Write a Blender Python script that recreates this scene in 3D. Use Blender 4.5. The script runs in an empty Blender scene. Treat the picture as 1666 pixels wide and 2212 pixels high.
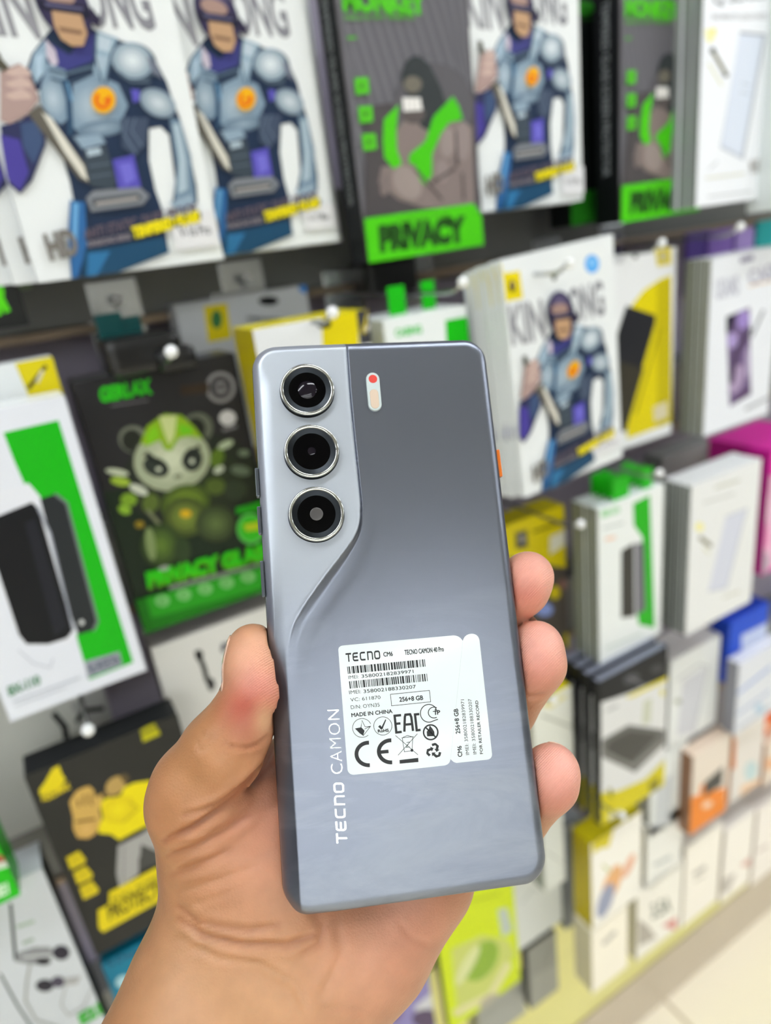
import bpy, bmesh, math, random
import numpy as np
from mathutils import Vector, Matrix, Quaternion
PI = math.pi
random.seed(7)
C = bpy.context.scene.collection
sc = bpy.context.scene

# ------------------------------------------------------------------ camera
CZ = 1.46                                            # eye height above the floor
FPX, CX, CY = 1468.0, 833.0, 1106.0                  # focal length and centre for a 1666 x 2212 frame
RM = np.array([[.8597, -.4953, -.1246], [-.2828, -.2584, -.9237], [.4254, .8293, -.3622]])
_U, _S, _V = np.linalg.svd(RM); RM = _U @ _V         # rows: camera right, down, forward in the world
CAM = np.array([0, 0, CZ])
cd = bpy.data.cameras.new('camera'); cam = bpy.data.objects.new('camera', cd); C.objects.link(cam)
cd.sensor_fit = 'VERTICAL'; cd.sensor_height = 24.0; cd.sensor_width = 24.0 * 1666 / 2212
cd.lens = FPX / 2212 * 24.0
cd.clip_start = .01; cd.clip_end = 50
cd.dof.use_dof = True; cd.dof.focus_distance = .197
cd.dof.aperture_fstop = cd.lens / 3.7; cd.dof.aperture_blades = 0
_m = Matrix.Identity(4)
for i in range(3):
    _m[i][0] = RM[0][i]; _m[i][1] = -RM[1][i]; _m[i][2] = -RM[2][i]
_m[2][3] = CZ
cam.matrix_world = _m
sc.camera = cam

# ------------------------------------------------------------------ light and exposure
w = bpy.data.worlds.new('world'); sc.world = w; w.use_nodes = True
w.node_tree.nodes['Background'].inputs[0].default_value = (.93, .97, 1, 1)
w.node_tree.nodes['Background'].inputs[1].default_value = .30
sc.view_settings.view_transform = 'Standard'; sc.view_settings.look = 'None'
sc.view_settings.exposure = -.30; sc.view_settings.gamma = 1; sc.view_settings.use_curve_mapping = False
LAMP_STRENGTH = 26.0

# ------------------------------------------------------------------ helpers
def lin(h):
    if isinstance(h, (tuple, list)): return tuple(h[:3])
    h = h.lstrip('#'); v = [int(h[i:i+2], 16) / 255 for i in (0, 2, 4)]
    return tuple(c / 12.92 if c <= .04045 else ((c + .055) / 1.055) ** 2.4 for c in v)

def mat(name, col, rough=.5, metal=0, bump=0, bscale=300, coat=0, var=0, emit=0, spec=.5, aniso=0):
    m = bpy.data.materials.new(name); m.use_nodes = True
    nt = m.node_tree; b = nt.nodes['Principled BSDF']
    c = lin(col)
    b.inputs['Base Color'].default_value = (*c, 1); b.inputs['Roughness'].default_value = rough
    b.inputs['Metallic'].default_value = metal; b.inputs['Coat Weight'].default_value = coat
    b.inputs['Coat Roughness'].default_value = .08
    b.inputs['Specular IOR Level'].default_value = spec
    if emit:
        b.inputs['Emission Color'].default_value = (*c, 1); b.inputs['Emission Strength'].default_value = emit
    tc = nt.nodes.new('ShaderNodeTexCoord')
    if bump:
        n = nt.nodes.new('ShaderNodeTexNoise'); n.inputs['Scale'].default_value = bscale; n.inputs['Detail'].default_value = 3
        nt.links.new(tc.outputs['Object'], n.inputs['Vector'])
        bm = nt.nodes.new('ShaderNodeBump'); bm.inputs['Strength'].default_value = bump; bm.inputs['Distance'].default_value = .0005
        nt.links.new(n.outputs['Fac'], bm.inputs['Height']); nt.links.new(bm.outputs[0], b.inputs['Normal'])
    if var:
        n = nt.nodes.new('ShaderNodeTexNoise'); n.inputs['Scale'].default_value = 12
        nt.links.new(tc.outputs['Object'], n.inputs['Vector'])
        mx = nt.nodes.new('ShaderNodeMix'); mx.data_type = 'RGBA'
        mx.inputs[6].default_value = (*[x * (1 - var) for x in c], 1); mx.inputs[7].default_value = (*[min(1, x * (1 + var)) for x in c], 1)
        nt.links.new(n.outputs['Fac'], mx.inputs[0]); nt.links.new(mx.outputs[2], b.inputs['Base Color'])
    return m

_carton = {}
def carton(h, rough=.35, coat=.06):
    k = (h, rough)
    if k not in _carton: _carton[k] = mat('carton_' + h.strip('#'), h, rough, coat=coat, var=.04, spec=.25)
    return _carton[k]

def ink_material(name, rough, coat=0, metal=0):
    m = mat(name, '#808080', rough, coat=coat, metal=metal, spec=.22)
    nt = m.node_tree; a = nt.nodes.new('ShaderNodeAttribute'); a.attribute_name = 'ink'
    nt.links.new(a.outputs['Color'], nt.nodes['Principled BSDF'].inputs['Base Color'])
    return m
INK = ink_material('printed_ink', .4, 0)
INK_MATTE = ink_material('printed_ink_matte', .55)

def mesh_obj(name, verts, faces, m, parent=None, smooth=False, mats=None, idx=None):
    me = bpy.data.meshes.new(name); me.from_pydata([tuple(v) for v in verts], [], [tuple(f) for f in faces]); me.update()
    for x in (mats or [m]): me.materials.append(x)
    if idx is not None: me.polygons.foreach_set('material_index', idx)
    if smooth: me.polygons.foreach_set('use_smooth', [True] * len(me.polygons))
    o = bpy.data.objects.new(name, me); C.objects.link(o)
    if parent: o.parent = parent
    return o

def obj(name, bm, m, parent=None, smooth=False):
    me = bpy.data.meshes.new(name); bmesh.ops.recalc_face_normals(bm, faces=bm.faces); bm.to_mesh(me); bm.free()
    me.materials.append(m)
    if smooth: me.polygons.foreach_set('use_smooth', [True] * len(me.polygons))
    o = bpy.data.objects.new(name, me); C.objects.link(o)
    if parent: o.parent = parent
    return o

def add_box(bm, x0, x1, y0, y1, z0, z1, bev=0):
    t = bmesh.new(); bmesh.ops.create_cube(t, size=1)
    for v in t.verts: v.co = Vector(((x0+x1)/2 + v.co.x*(x1-x0), (y0+y1)/2 + v.co.y*(y1-y0), (z0+z1)/2 + v.co.z*(z1-z0)))
    if bev: bmesh.ops.bevel(t, geom=t.edges[:], offset=bev, segments=2, affect='EDGES', profile=.6)
    me = bpy.data.meshes.new('t'); t.to_mesh(me); t.free(); bm.from_mesh(me); bpy.data.meshes.remove(me)
    return bm

def add_tube(bm, pts, r, n=10, cap=True):
    pts = [Vector(p) for p in pts]; rings = []
    rr = r if isinstance(r, (list, tuple)) else [r] * len(pts)
    ref = None
    for i, p in enumerate(pts):
        t = (pts[min(i+1, len(pts)-1)] - pts[max(i-1, 0)]).normalized()
        if ref is None: ref = t.orthogonal().normalized()
        ref = (ref - t * ref.dot(t)).normalized(); b = t.cross(ref)
        rings.append([bm.verts.new(p + (ref*math.cos(2*PI*k/n) + b*math.sin(2*PI*k/n)) * rr[i]) for k in range(n)])
    for a, b in zip(rings, rings[1:]):
        for k in range(n): bm.faces.new((a[k], a[(k+1) % n], b[(k+1) % n], b[k]))
    if cap: bm.faces.new(rings[0][::-1]); bm.faces.new(rings[-1])
    return bm

def add_lathe(bm, prof, n=64, M=None):
    M = M or Matrix.Identity(4); rings = []
    for (r, z) in prof:
        if r < 1e-7: rings.append([bm.verts.new(M @ Vector((0, 0, z)))])
        else: rings.append([bm.verts.new(M @ Vector((r*math.cos(2*PI*k/n), r*math.sin(2*PI*k/n), z))) for k in range(n)])
    for a, b in zip(rings, rings[1:]):
        for k in range(n):
            k2 = (k+1) % n
            if len(a) == 1 and len(b) > 1: bm.faces.new((a[0], b[k], b[k2]))
            elif len(b) == 1 and len(a) > 1: bm.faces.new((a[k], a[k2], b[0]))
            elif len(a) > 1: bm.faces.new((a[k], a[k2], b[k2], b[k]))
    return bm

def thing(name, label, cat, loc=(0, 0, 0), group=None):
    o = bpy.data.objects.new(name, None); C.objects.link(o); o.location = loc; o.empty_display_size = .02
    o['label'] = label; o['category'] = cat
    if group: o['group'] = group
    return o
def tag(o, label, cat, group=None):
    o['label'] = label; o['category'] = cat
    if group: o['group'] = group
    return o
def struct(o): o['kind'] = 'structure'; return o

def at(px, py, Y):                                   # the point of the plane y = Y seen in that direction
    d = np.array([(px-CX)/FPX, (py-CY)/FPX, 1.0]) @ RM
    return d * Y / d[1] + CAM
def atd(px, py, depth):                              # the point at that distance along the camera axis
    return np.array([(px-CX)/FPX, (py-CY)/FPX, 1.0]) @ RM * depth + CAM

# ---- lettering as polygons, normalised to a unit box
_tx = {}
def text_polys(s, bold=0, sx=0):
    k = (s, bold, sx)
    if k in _tx: return _tx[k]
    cu = bpy.data.curves.new('txt', 'FONT'); cu.body = s; cu.offset = bold; cu.resolution_u = 3
    if sx: cu.space_character = sx
    o = bpy.data.objects.new('txt', cu); C.objects.link(o)
    dg = bpy.context.evaluated_depsgraph_get(); me = o.evaluated_get(dg).to_mesh()
    vs = np.array([(v.co.x, v.co.y) for v in me.vertices]) if len(me.vertices) else np.zeros((1, 2))
    x0, x1 = vs[:, 0].min(), vs[:, 0].max()
    y0 = 0.0
    cap = .69                                        # cap height of the built-in font
    out = [[((vs[i][0]-x0)/(x1-x0+1e-9), (vs[i][1]-y0)/cap) for i in p.vertices] for p in me.polygons]
    o.to_mesh_clear(); bpy.data.objects.remove(o); bpy.data.curves.remove(cu)
    _tx[k] = out; return out

def stroke(pts, wd, closed=False):                   # a band of width wd along a polyline, as quads
    out = []; P = [Vector((p[0], p[1])) for p in pts]
    if closed: P = P + [P[0]]
    n = len(P); L = []; Rr = []
    for i in range(n):
        if closed: a = P[(i-1) % (n-1)] if i > 0 else P[n-2]; b = P[i+1] if i < n-1 else P[1]
        else: a = P[max(i-1, 0)]; b = P[min(i+1, n-1)]
        d1 = (P[i]-a); d2 = (b-P[i])
        if d1.length < 1e-9: d1 = d2
        if d2.length < 1e-9: d2 = d1
        d1.normalize(); d2.normalize(); t = (d1+d2)
        t = t.normalized() if t.length > 1e-6 else d1
        nrm = Vector((-t.y, t.x)); k = max(.35, nrm.dot(Vector((-d1.y, d1.x))))
        L.append(P[i]+nrm*wd/2/k); Rr.append(P[i]-nrm*wd/2/k)
    for i in range(n-1): out.append([tuple(L[i]), tuple(L[i+1]), tuple(Rr[i+1]), tuple(Rr[i])])
    return out

def arc(cx, cy, rx, ry, a0=0, a1=360, n=28):
    return [(cx+rx*math.cos(math.radians(a0+(a1-a0)*i/n)), cy+ry*math.sin(math.radians(a0+(a1-a0)*i/n))) for i in range(n+1)]

class Art:
    """a print: flat inks stacked in order, kept in face coordinates 0..1"""
    def __init__(s, norm=None): s.it = []; s.norm = norm or (lambda x, y: (x, y)); s.k = 0
    def poly(s, pts, col, k=None):
        s.k += 1; s.it.append(([s.norm(*p) for p in pts], [lin(c) for c in col] if isinstance(col, list) else lin(col), s.k)); return s
    def many(s, polys, col):
        s.k += 1
        for p in polys: s.it.append(([s.norm(*q) for q in p], lin(col), s.k))
        return s
    def ell(s, cx, cy, rx, ry, col, n=24, rot=0):
        c, q = math.cos(math.radians(rot)), math.sin(math.radians(rot))
        return s.poly([(cx+rx*math.cos(2*PI*i/n)*c-ry*math.sin(2*PI*i/n)*q, cy+rx*math.cos(2*PI*i/n)*q+ry*math.sin(2*PI*i/n)*c) for i in range(n)], col)
    def blob(s, cx, cy, rx, ry, cin, cout, rot=0, n=20, rings=4):      # inks blended from centre to rim
        c, q = math.cos(math.radians(rot)), math.sin(math.radians(rot)); a, b = lin(cin), lin(cout)
        for k in range(rings):
            f = 1-k/rings; t = (k+.5)/rings; t = t
            col = tuple(b[i]*(1-t)+a[i]*t for i in range(3))
            s.poly([(cx+f*rx*math.cos(2*PI*i/n)*c-f*ry*math.sin(2*PI*i/n)*q, cy+f*rx*math.cos(2*PI*i/n)*q+f*ry*math.sin(2*PI*i/n)*c) for i in range(n)], col)
        return s
    def line(s, pts, wd, col, closed=False): return s.many(stroke(pts, wd, closed), col)
    def text(s, t, bl, br, tl, col, bold=0, sx=0):
        return s.many([[(bl[0]+(br[0]-bl[0])*u+(tl[0]-bl[0])*v, bl[1]+(br[1]-bl[1])*u+(tl[1]-bl[1])*v) for u, v in p] for p in text_polys(t, bold, sx)], col)
    def sub(s, norm): s.norm = norm; return s
    def build(s, name, parent, wd, ht, y=0.0, m=None, eps=3e-5, clip=True):
        V = []; F = []; cols = []
        for pts, col, k in s.it:
            if clip:
                pts = [(min(1, max(0, u)), min(1, max(0, v))) for u, v in pts]
            i0 = len(V)
            # orient towards -y
            A = sum(pts[i][0]*pts[(i+1) % len(pts)][1]-pts[(i+1) % len(pts)][0]*pts[i][1] for i in range(len(pts)))
            if abs(A) < 1e-9: continue
            if A < 0:
                pts = pts[::-1]
                if isinstance(col, list): col = col[::-1]
            V += [(u*wd, y-(.0002+k*eps), v*ht) for u, v in pts]; F.append(list(range(i0, i0+len(pts))))
            cols += col if isinstance(col, list) else [col]*len(pts)
        me = bpy.data.meshes.new(name); me.from_pydata(V, [], F); me.update()
        a = me.color_attributes.new('ink', 'FLOAT_COLOR', 'CORNER')
        a.data.foreach_set('color', np.array([(*c, 1) for c in cols], dtype=np.float32).ravel())
        me.materials.append(m or INK)
        o = bpy.data.objects.new(name, me); C.objects.link(o); o.parent = parent
        return o
# ------------------------------------------------------------------ the room
WALL_Y, BASE_Y = .66, .60
def plane_box(name, x0, x1, y0, y1, z0, z1, m): return struct(obj(name, add_box(bmesh.new(), x0, x1, y0, y1, z0, z1), m))
def tile_material():
    m = mat('floor_tiles', '#efe6d0', .25, coat=.2); nt = m.node_tree; b = nt.nodes['Principled BSDF']
    tc = nt.nodes.new('ShaderNodeTexCoord'); mp = nt.nodes.new('ShaderNodeMapping'); mp.inputs['Location'].default_value = (.02, .11, 0)
    br = nt.nodes.new('ShaderNodeTexBrick'); br.offset = 0; br.inputs['Scale'].default_value = 1
    br.inputs['Color1'].default_value = (*lin('#fff6e0'), 1); br.inputs['Color2'].default_value = (*lin('#fdf2da'), 1); br.inputs['Mortar'].default_value = (*lin('#c9bb9d'), 1)
    br.inputs['Brick Width'].default_value = .4; br.inputs['Row Height'].default_value = .4; br.inputs['Mortar Size'].default_value = .004
    nt.links.new(tc.outputs['Object'], mp.inputs[0]); nt.links.new(mp.outputs[0], br.inputs['Vector']); nt.links.new(br.outputs['Color'], b.inputs['Base Color'])
    return m
plane_box('floor', -6, 5.5, -8.0, WALL_Y, -.05, 0, tile_material())
plane_box('ceiling', -6, 5.5, -8.0, WALL_Y, 2.8, 2.85, mat('ceiling_grey', '#a8a8a6', .8))
plane_box('wall_rear', -6, 5.5, -8.05, -8.0, 0, 2.8, mat('wall_rear_white', '#e6e6e2', .8))
plane_box('wall_left', -6.05, -6, -8.0, WALL_Y, 0, 2.8, mat('wall_left_grey', '#38383c', .8))
plane_box('wall_right', 5.5, 5.55, -8.0, WALL_Y, 0, 2.8, mat('wall_right_grey', '#77777a', .8))
def slat_material():
    m = mat('slat_wall', '#837d8d', .45, var=.1); return m
plane_box('wall_back', -2.5, 4.5, WALL_Y, WALL_Y+.05, 0, 2.8, slat_material())
plane_box('baseboard_back', -2.5, 4.5, BASE_Y-.004, WALL_Y, 0, .135, mat('plinth_tile_beige', '#c9bba6', .35, coat=.2, var=.06))
plane_box('trim_1', -2.5, 4.5, BASE_Y, WALL_Y, .135, .50, mat('plinth_yellow_cream', '#e8e28c', .3, coat=.3, var=.05))
# aluminium rail over every row, with the groove that carries the hooks
M_RAIL = mat('rail_dark_metal', '#6c6d6a', .4, metal=.3, var=.08); M_BRASS = mat('rail_lip', '#8d7c6a', .3, metal=.6)
RAILS = [1.424, 1.175, .925, .675]
for i, z in enumerate(RAILS):
    b = bmesh.new(); add_box(b, -.6, 2.6, .615, WALL_Y, z+.007, z+.09, .002)
    t = thing('display_rail', ['grey metal display rail below the top row of boxes', 'grey metal rail behind the second row of boxes', 'grey metal rail behind the third row of boxes', 'lowest grey metal rail near the plinth'][i], 'rail', (0, 0, 0))
    obj('rail_body', b, M_RAIL, t)
    b = bmesh.new(); add_box(b, -.6, 2.6, .611, WALL_Y, z, z+.007, .001); obj('rail_lip', b, M_BRASS, t)

# ceiling lamps of the shop, with unseen rows added for their light
M_LAMP = mat('lamp_diffuser', '#f6fbff', .4, emit=LAMP_STRENGTH); M_HOUSE = mat('lamp_housing', '#dddddd', .4)
LAMPS = [(x, -.15) for x in (-2.4, -.8, .8, 2.4)]+[(x, y) for y in (-2.6, -3.8, -5.0, -6.2, -7.4) for x in (-4.6, -3.2, -1.8, -.4)]+[(2.2, -1.3), (3.6, -1.3), (2.4, -2.5), (3.8, -2.5)]  # rear rows added to shape the phone's reflection, last four to brighten boxes
ROWN = ['over the display wall', 'added in the second row behind', 'added in the third row behind', 'added in the fourth row behind', 'added in the fifth row behind', 'added in the row farthest from the display', "over the aisle's right end"]
COLN = ['far left', 'left of middle', 'right of middle', 'far right']
for i, (x, y) in enumerate(LAMPS):
    t = thing('ceiling_light', 'long white ceiling lamp ' + ROWN[i // 4] + ', ' + COLN[i % 4], 'lamp', (x, y, 2.8), 'ceiling lamps')
    b = bmesh.new(); add_box(b, -.62, .62, -.09, .09, -.03, 0, .004); obj('housing', b, M_HOUSE, t)
    b = bmesh.new(); add_box(b, -.6, .6, -.075, .075, -.042, -.03, .002); obj('diffuser', b, M_LAMP, t)

# ------------------------------------------------------------------ the phone
PR = Vector((0.9245, -0.365, -0.1098)).normalized(); PN = Vector((-0.2636, -0.8203, 0.5075)).normalized()
PU = PN.cross(PR).normalized(); PR = PU.cross(PN).normalized()
PC = Vector((0.08, 0.1585, -0.0975+CZ))
PM = Matrix(((PR.x, PU.x, PN.x, PC.x), (PR.y, PU.y, PN.y, PC.y), (PR.z, PU.z, PN.z, PC.z), (0, 0, 0, 1)))
npR, npU, npN, npC = (np.array(v) for v in (PR, PU, PN, PC))
def loc(px, py, z=0.0):                              # point of the phone's back (mm) seen in that direction, z mm above it
    d = np.array([(px-CX)/FPX, (py-CY)/FPX, 1.0]) @ RM
    t = ((npC+npN*z/1000-CAM) @ npN)/(d @ npN); q = CAM+d*t-npC
    return (float(q @ npR)*1000, float(q @ npU)*1000)
phone = thing('smartphone', 'dark grey smartphone held upright with its back and three round lenses showing', 'smartphone')
phone.matrix_world = PM
HW, HH, CR, TH = 37.3, 82.15, 7.5, 7.3
MM = .001

EDGE = [(85, -7.8), (65, -8.0), (53, -7.9), (40, -7.6), (30, -7.4), (24, -8.0), (20, -9.8), (15, -14.0), (8.4, -20), (.8, -26.2), (-4.2, -29.6), (-10.7, -31.5), (-22, -32.3), (-36, -32.5), (-90, -32.6)]
_ey = np.array([e[0] for e in EDGE][::-1]); _ex = np.array([e[1] for e in EDGE][::-1])
_yy = np.linspace(-88, 86, 700); _xx = np.interp(_yy, _ey, _ex)
_xx = np.convolve(np.pad(_xx, 8, mode='edge'), np.ones(17)/17, mode='valid')
def sstep(t): t = np.clip(t, 0, 1); return t*t*(3-2*t)
def back_height(X, Y):
    # distance to the outline of the rounded rectangle
    qx = np.abs(X)-(HW-CR); qy = np.abs(Y)-(HH-CR)
    d = -(np.minimum(np.maximum(qx, qy), 0)+np.hypot(np.maximum(qx, 0), np.maximum(qy, 0))-CR)
    d = np.clip(d, 0, 99)
    # edge rounding, wide on the left, tight elsewhere
    left = sstep((-X-20)/14)
    Rr = 3.2+2.6*left*sstep((HH-6-np.abs(Y))/8); drop = 1.9+.9*left
    t = np.clip(1-d/Rr, 0, 1); z = -drop*(1-np.sqrt(np.clip(1-t*t, 0, 1)))
    # raised camera side: signed distance to its border
    SX = np.full(X.shape, 1e9)
    for k in range(0, 700, 2): np.minimum(SX, (X-_xx[k])**2+(Y-_yy[k])**2, out=SX)
    dist = np.sqrt(SX); side = np.where(X < np.interp(Y, _yy, _xx), 1.0, -1.0)
    s = dist*side
    hgt = 1.15*sstep((Y+26)/44); wid = 1.0+2.6*sstep((26-Y)/22)
    z = z+hgt*(1-.6*np.clip(s/26, 0, 1))*sstep((s+wid*.75)/wid)*sstep(d/2.5)+.10*sstep(hgt)*np.exp(-((s-.35)/.4)**2)*sstep(d/2.5)
    # gentle valley beside the border
    z = z-.08*sstep((Y+16)/20)*np.exp(-((s+wid+1.2)/2.2)**2)*sstep(d/3)
    # creased strip along the lower left edge
    low = sstep((-6-Y)/18)
    z = z-low*np.where(X < -32.5, .62*(-32.5-X), 0)*sstep((HH-abs(Y))/3)
    return z
def build_back():
    nx, ny = 260, 440
    tx = np.linspace(-1, 1, nx); tx = np.sign(tx)*(1-(1-np.abs(tx))**1.0)
    # denser rows next to top and bottom
    ty = np.sin(np.linspace(-PI/2, PI/2, ny))*.25+np.linspace(-1, 1, ny)*.75
    ty = ty/ty.max(); Yv = ty*HH
    hw = np.where(np.abs(Yv) > HH-CR, HW-CR+np.sqrt(np.clip(CR**2-(np.abs(Yv)-(HH-CR))**2, 0, None)), HW)
    X = hw[:, None]*tx[None, :]; Y = np.repeat(Yv[:, None], nx, 1); Z = back_height(X, Y)
    V = np.stack([X, Y, Z], -1).reshape(-1, 3)*MM
    idx = np.arange(nx*ny).reshape(ny, nx)
    F = np.stack([idx[:-1, :-1], idx[:-1, 1:], idx[1:, 1:], idx[1:, :-1]], -1).reshape(-1, 4)
    ring = list(idx[0, :])+list(idx[1:, -1])+list(idx[-1, :-1][::-1])+list(idx[1:-1, 0][::-1])
    return V, F, [V[i] for i in ring]
V, F, ring = build_back()
def phone_material():
    m = mat('phone_back_satin_grey', '#777c88', .3, metal=.85); nt = m.node_tree; b = nt.nodes['Principled BSDF']
    tc = nt.nodes.new('ShaderNodeTexCoord')
    n = nt.nodes.new('ShaderNodeTexNoise'); n.inputs['Scale'].default_value = 3600; n.inputs['Detail'].default_value = 2
    bm = nt.nodes.new('ShaderNodeBump'); bm.inputs['Strength'].default_value = .32; bm.inputs['Distance'].default_value = .00004
    nt.links.new(tc.outputs['Object'], n.inputs['Vector']); nt.links.new(n.outputs['Fac'], bm.inputs['Height']); nt.links.new(bm.outputs[0], b.inputs['Normal'])
    # finger smears on the lower half: stretched noise changes the gloss
    mp = nt.nodes.new('ShaderNodeMapping'); mp.inputs['Rotation'].default_value = (0, 0, -.95); mp.inputs['Scale'].default_value = (14, 60, 30)
    s = nt.nodes.new('ShaderNodeTexNoise'); s.inputs['Scale'].default_value = 1; s.inputs['Detail'].default_value = 7; s.inputs['Roughness'].default_value = .6; s.inputs['Distortion'].default_value = .7
    nt.links.new(tc.outputs['Object'], mp.inputs[0]); nt.links.new(mp.outputs[0], s.inputs['Vector'])
    sep = nt.nodes.new('ShaderNodeSeparateXYZ'); nt.links.new(tc.outputs['Object'], sep.inputs[0])
    msk = nt.nodes.new('ShaderNodeMapRange'); msk.inputs['From Min'].default_value = .02; msk.inputs['From Max'].default_value = -.05
    nt.links.new(sep.outputs['Y'], msk.inputs['Value'])
    rmp = nt.nodes.new('ShaderNodeMapRange'); rmp.inputs['From Min'].default_value = .48; rmp.inputs['From Max'].default_value = .68
    nt.links.new(s.outputs['Fac'], rmp.inputs['Value'])
    mul = nt.nodes.new('ShaderNodeMath'); mul.operation = 'MULTIPLY'; nt.links.new(rmp.outputs[0], mul.inputs[0]); nt.links.new(msk.outputs[0], mul.inputs[1])
    ro = nt.nodes.new('ShaderNodeMapRange'); ro.inputs['To Min'].default_value = .30; ro.inputs['To Max'].default_value = .43
    nt.links.new(mul.outputs[0], ro.inputs['Value']); 
    mx = nt.nodes.new('ShaderNodeMix'); mx.data_type = 'RGBA'; mx.inputs[6].default_value = (*lin('#777c88'), 1); mx.inputs[7].default_value = (*lin('#8f95a0'), 1)
    nt.links.new(mul.outputs[0], mx.inputs[0])
    fa = nt.nodes.new('ShaderNodeAttribute'); fa.attribute_name = 'painted_sheen'  # reflected brightness of the camera side, put into base colour and roughness
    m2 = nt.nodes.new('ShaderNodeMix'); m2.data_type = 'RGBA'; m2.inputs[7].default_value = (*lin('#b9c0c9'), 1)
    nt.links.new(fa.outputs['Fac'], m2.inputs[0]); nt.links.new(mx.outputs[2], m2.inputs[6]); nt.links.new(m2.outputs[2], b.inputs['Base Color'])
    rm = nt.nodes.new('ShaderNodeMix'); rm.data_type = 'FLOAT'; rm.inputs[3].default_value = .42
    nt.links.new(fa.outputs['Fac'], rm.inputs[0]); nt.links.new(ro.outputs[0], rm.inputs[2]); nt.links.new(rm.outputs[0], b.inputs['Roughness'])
    return m
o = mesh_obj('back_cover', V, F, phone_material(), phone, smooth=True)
_zx, _zy = V[:, 0]/MM, V[:, 1]/MM                    # the camera side's brighter reflection is painted in: paler colour, rougher surface
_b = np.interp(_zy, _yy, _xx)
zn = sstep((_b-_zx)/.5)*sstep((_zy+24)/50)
za = o.data.attributes.new('painted_sheen', 'FLOAT', 'POINT'); za.data.foreach_set('value', zn.astype(np.float32))
# side frame: rings from the back's rim round to the screen side
M_FRAME = mat('frame_gunmetal', '#1e232a', .22, metal=.9)
def rim(inset, z):
    out = []
    for v in ring:
        x, y = v[0]/MM, v[1]/MM
        cx = max(-(HW-CR), min(HW-CR, x)); cy = max(-(HH-CR), min(HH-CR, y)); dx, dy = x-cx, y-cy; L = math.hypot(dx, dy) or 1
        out.append(((x-dx/L*inset)*MM, (y-dy/L*inset)*MM, z*MM))
    return out
prof = [(.02, None), (-.08, -.35), (-.14, -.8), (-.05, -1.3), (-.05, -4.4), (.25, -5.2), (.9, -5.8)]
rings = []
for ins, dz in prof:
    r = rim(ins, 0)
    if dz is None: r = [(a[0], a[1], v[2]-.00002) for a, v in zip(r, ring)]
    else: r = [(a[0], a[1], max(-TH*MM, v[2]+dz*MM*.9) if dz > -1.5 else (-TH-dz*0)*MM if False else -(TH*MM)*(-dz/6.0)-.0008) for a, v in zip(r, ring)]
    rings.append(r)
VV = [p for r in rings for p in r]; n = len(ring); FF = []
for k in range(len(rings)-1):
    for i in range(n): FF.append((k*n+i, (k+1)*n+i, (k+1)*n+(i+1) % n, k*n+(i+1) % n))
mesh_obj('side_frame', VV, FF, M_FRAME, phone, smooth=True)
mesh_obj('screen_glass', rings[-1], [list(range(n))], mat('screen_black', '#050608', .08, coat=1), phone)

M_CHROME = mat('lens_rim_chrome', '#c9ccc9', .16, metal=1); M_DARKM = mat('lens_collar_dark', '#16191c', .3, metal=.6)
M_CONE = mat('lens_cone', '#23272b', .3, metal=.8); M_LGLASS = mat('lens_glass', '#020203', .12, spec=.12); M_ELEM = mat('lens_element', '#120d18', .1, spec=.4)
def cone_streaks(m):                                 # turned metal: sectors of slightly different sheen
    nt = m.node_tree; b = nt.nodes['Principled BSDF']; b.inputs['Anisotropic'].default_value = .8
    tg = nt.nodes.new('ShaderNodeTangent'); tg.direction_type = 'RADIAL'; tg.axis = 'Z'; nt.links.new(tg.outputs[0], b.inputs['Tangent'])
cone_streaks(M_CONE)
M_RED = mat('red_mark', '#d9443a', .4); M_PILL = mat('flash_plate', '#ccd8d8', .3, metal=.15); M_FLASH = mat('flash_led', '#d8c3ae', .25, coat=.8); M_GREY = mat('sensor_grey', '#4a4747', .3, coat=.6)
for i, (px, py) in enumerate([(664, 840.5), (673.5, 973.5), (684, 1109.5)]):
    x, y = loc(px, py, 3.2); Mt = Matrix.Translation((x*MM, y*MM, 1.1*MM))
    def L(prof, name, m, par):
        o = obj(name, add_lathe(bmesh.new(), [(r*MM, z*MM) for r, z in prof], 96), m, par, smooth=True); o.matrix_local = Mt if par is phone else Matrix.Identity(4); return o
    lens = L([(8.35, -.6), (8.35, .35), (8.15, .4), (8.15, 1.75)], 'camera_lens', M_DARKM, phone)
    L([(8.15, 1.72), (8.22, 1.85), (8.12, 2.1), (7.85, 2.22), (7.35, 2.2), (7.15, 2.05), (7.08, 1.7)], 'lens_rim', M_CHROME, lens)
    L([(7.1, 1.75), (5.6, 1.35)], 'lens_cone', M_CONE, lens)
    L([(5.62, 1.36), (4.5, 1.42), (2.5, 1.5), (0, 1.54)], 'lens_glass', M_LGLASS, lens)
    if i == 0: L([(2.9, 1.45), (2.2, 1.78), (1.2, 1.98), (0, 2.05)], 'lens_element', M_ELEM, lens)
    elif i == 1: L([(1.3, 1.5), (.8, 1.62), (0, 1.66)], 'lens_element', M_ELEM, lens)
    else:
        L([(1.95, 1.5), (1.9, 1.58), (1.7, 1.6), (0, 1.6)], 'lens_element', M_GREY, lens)
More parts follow.
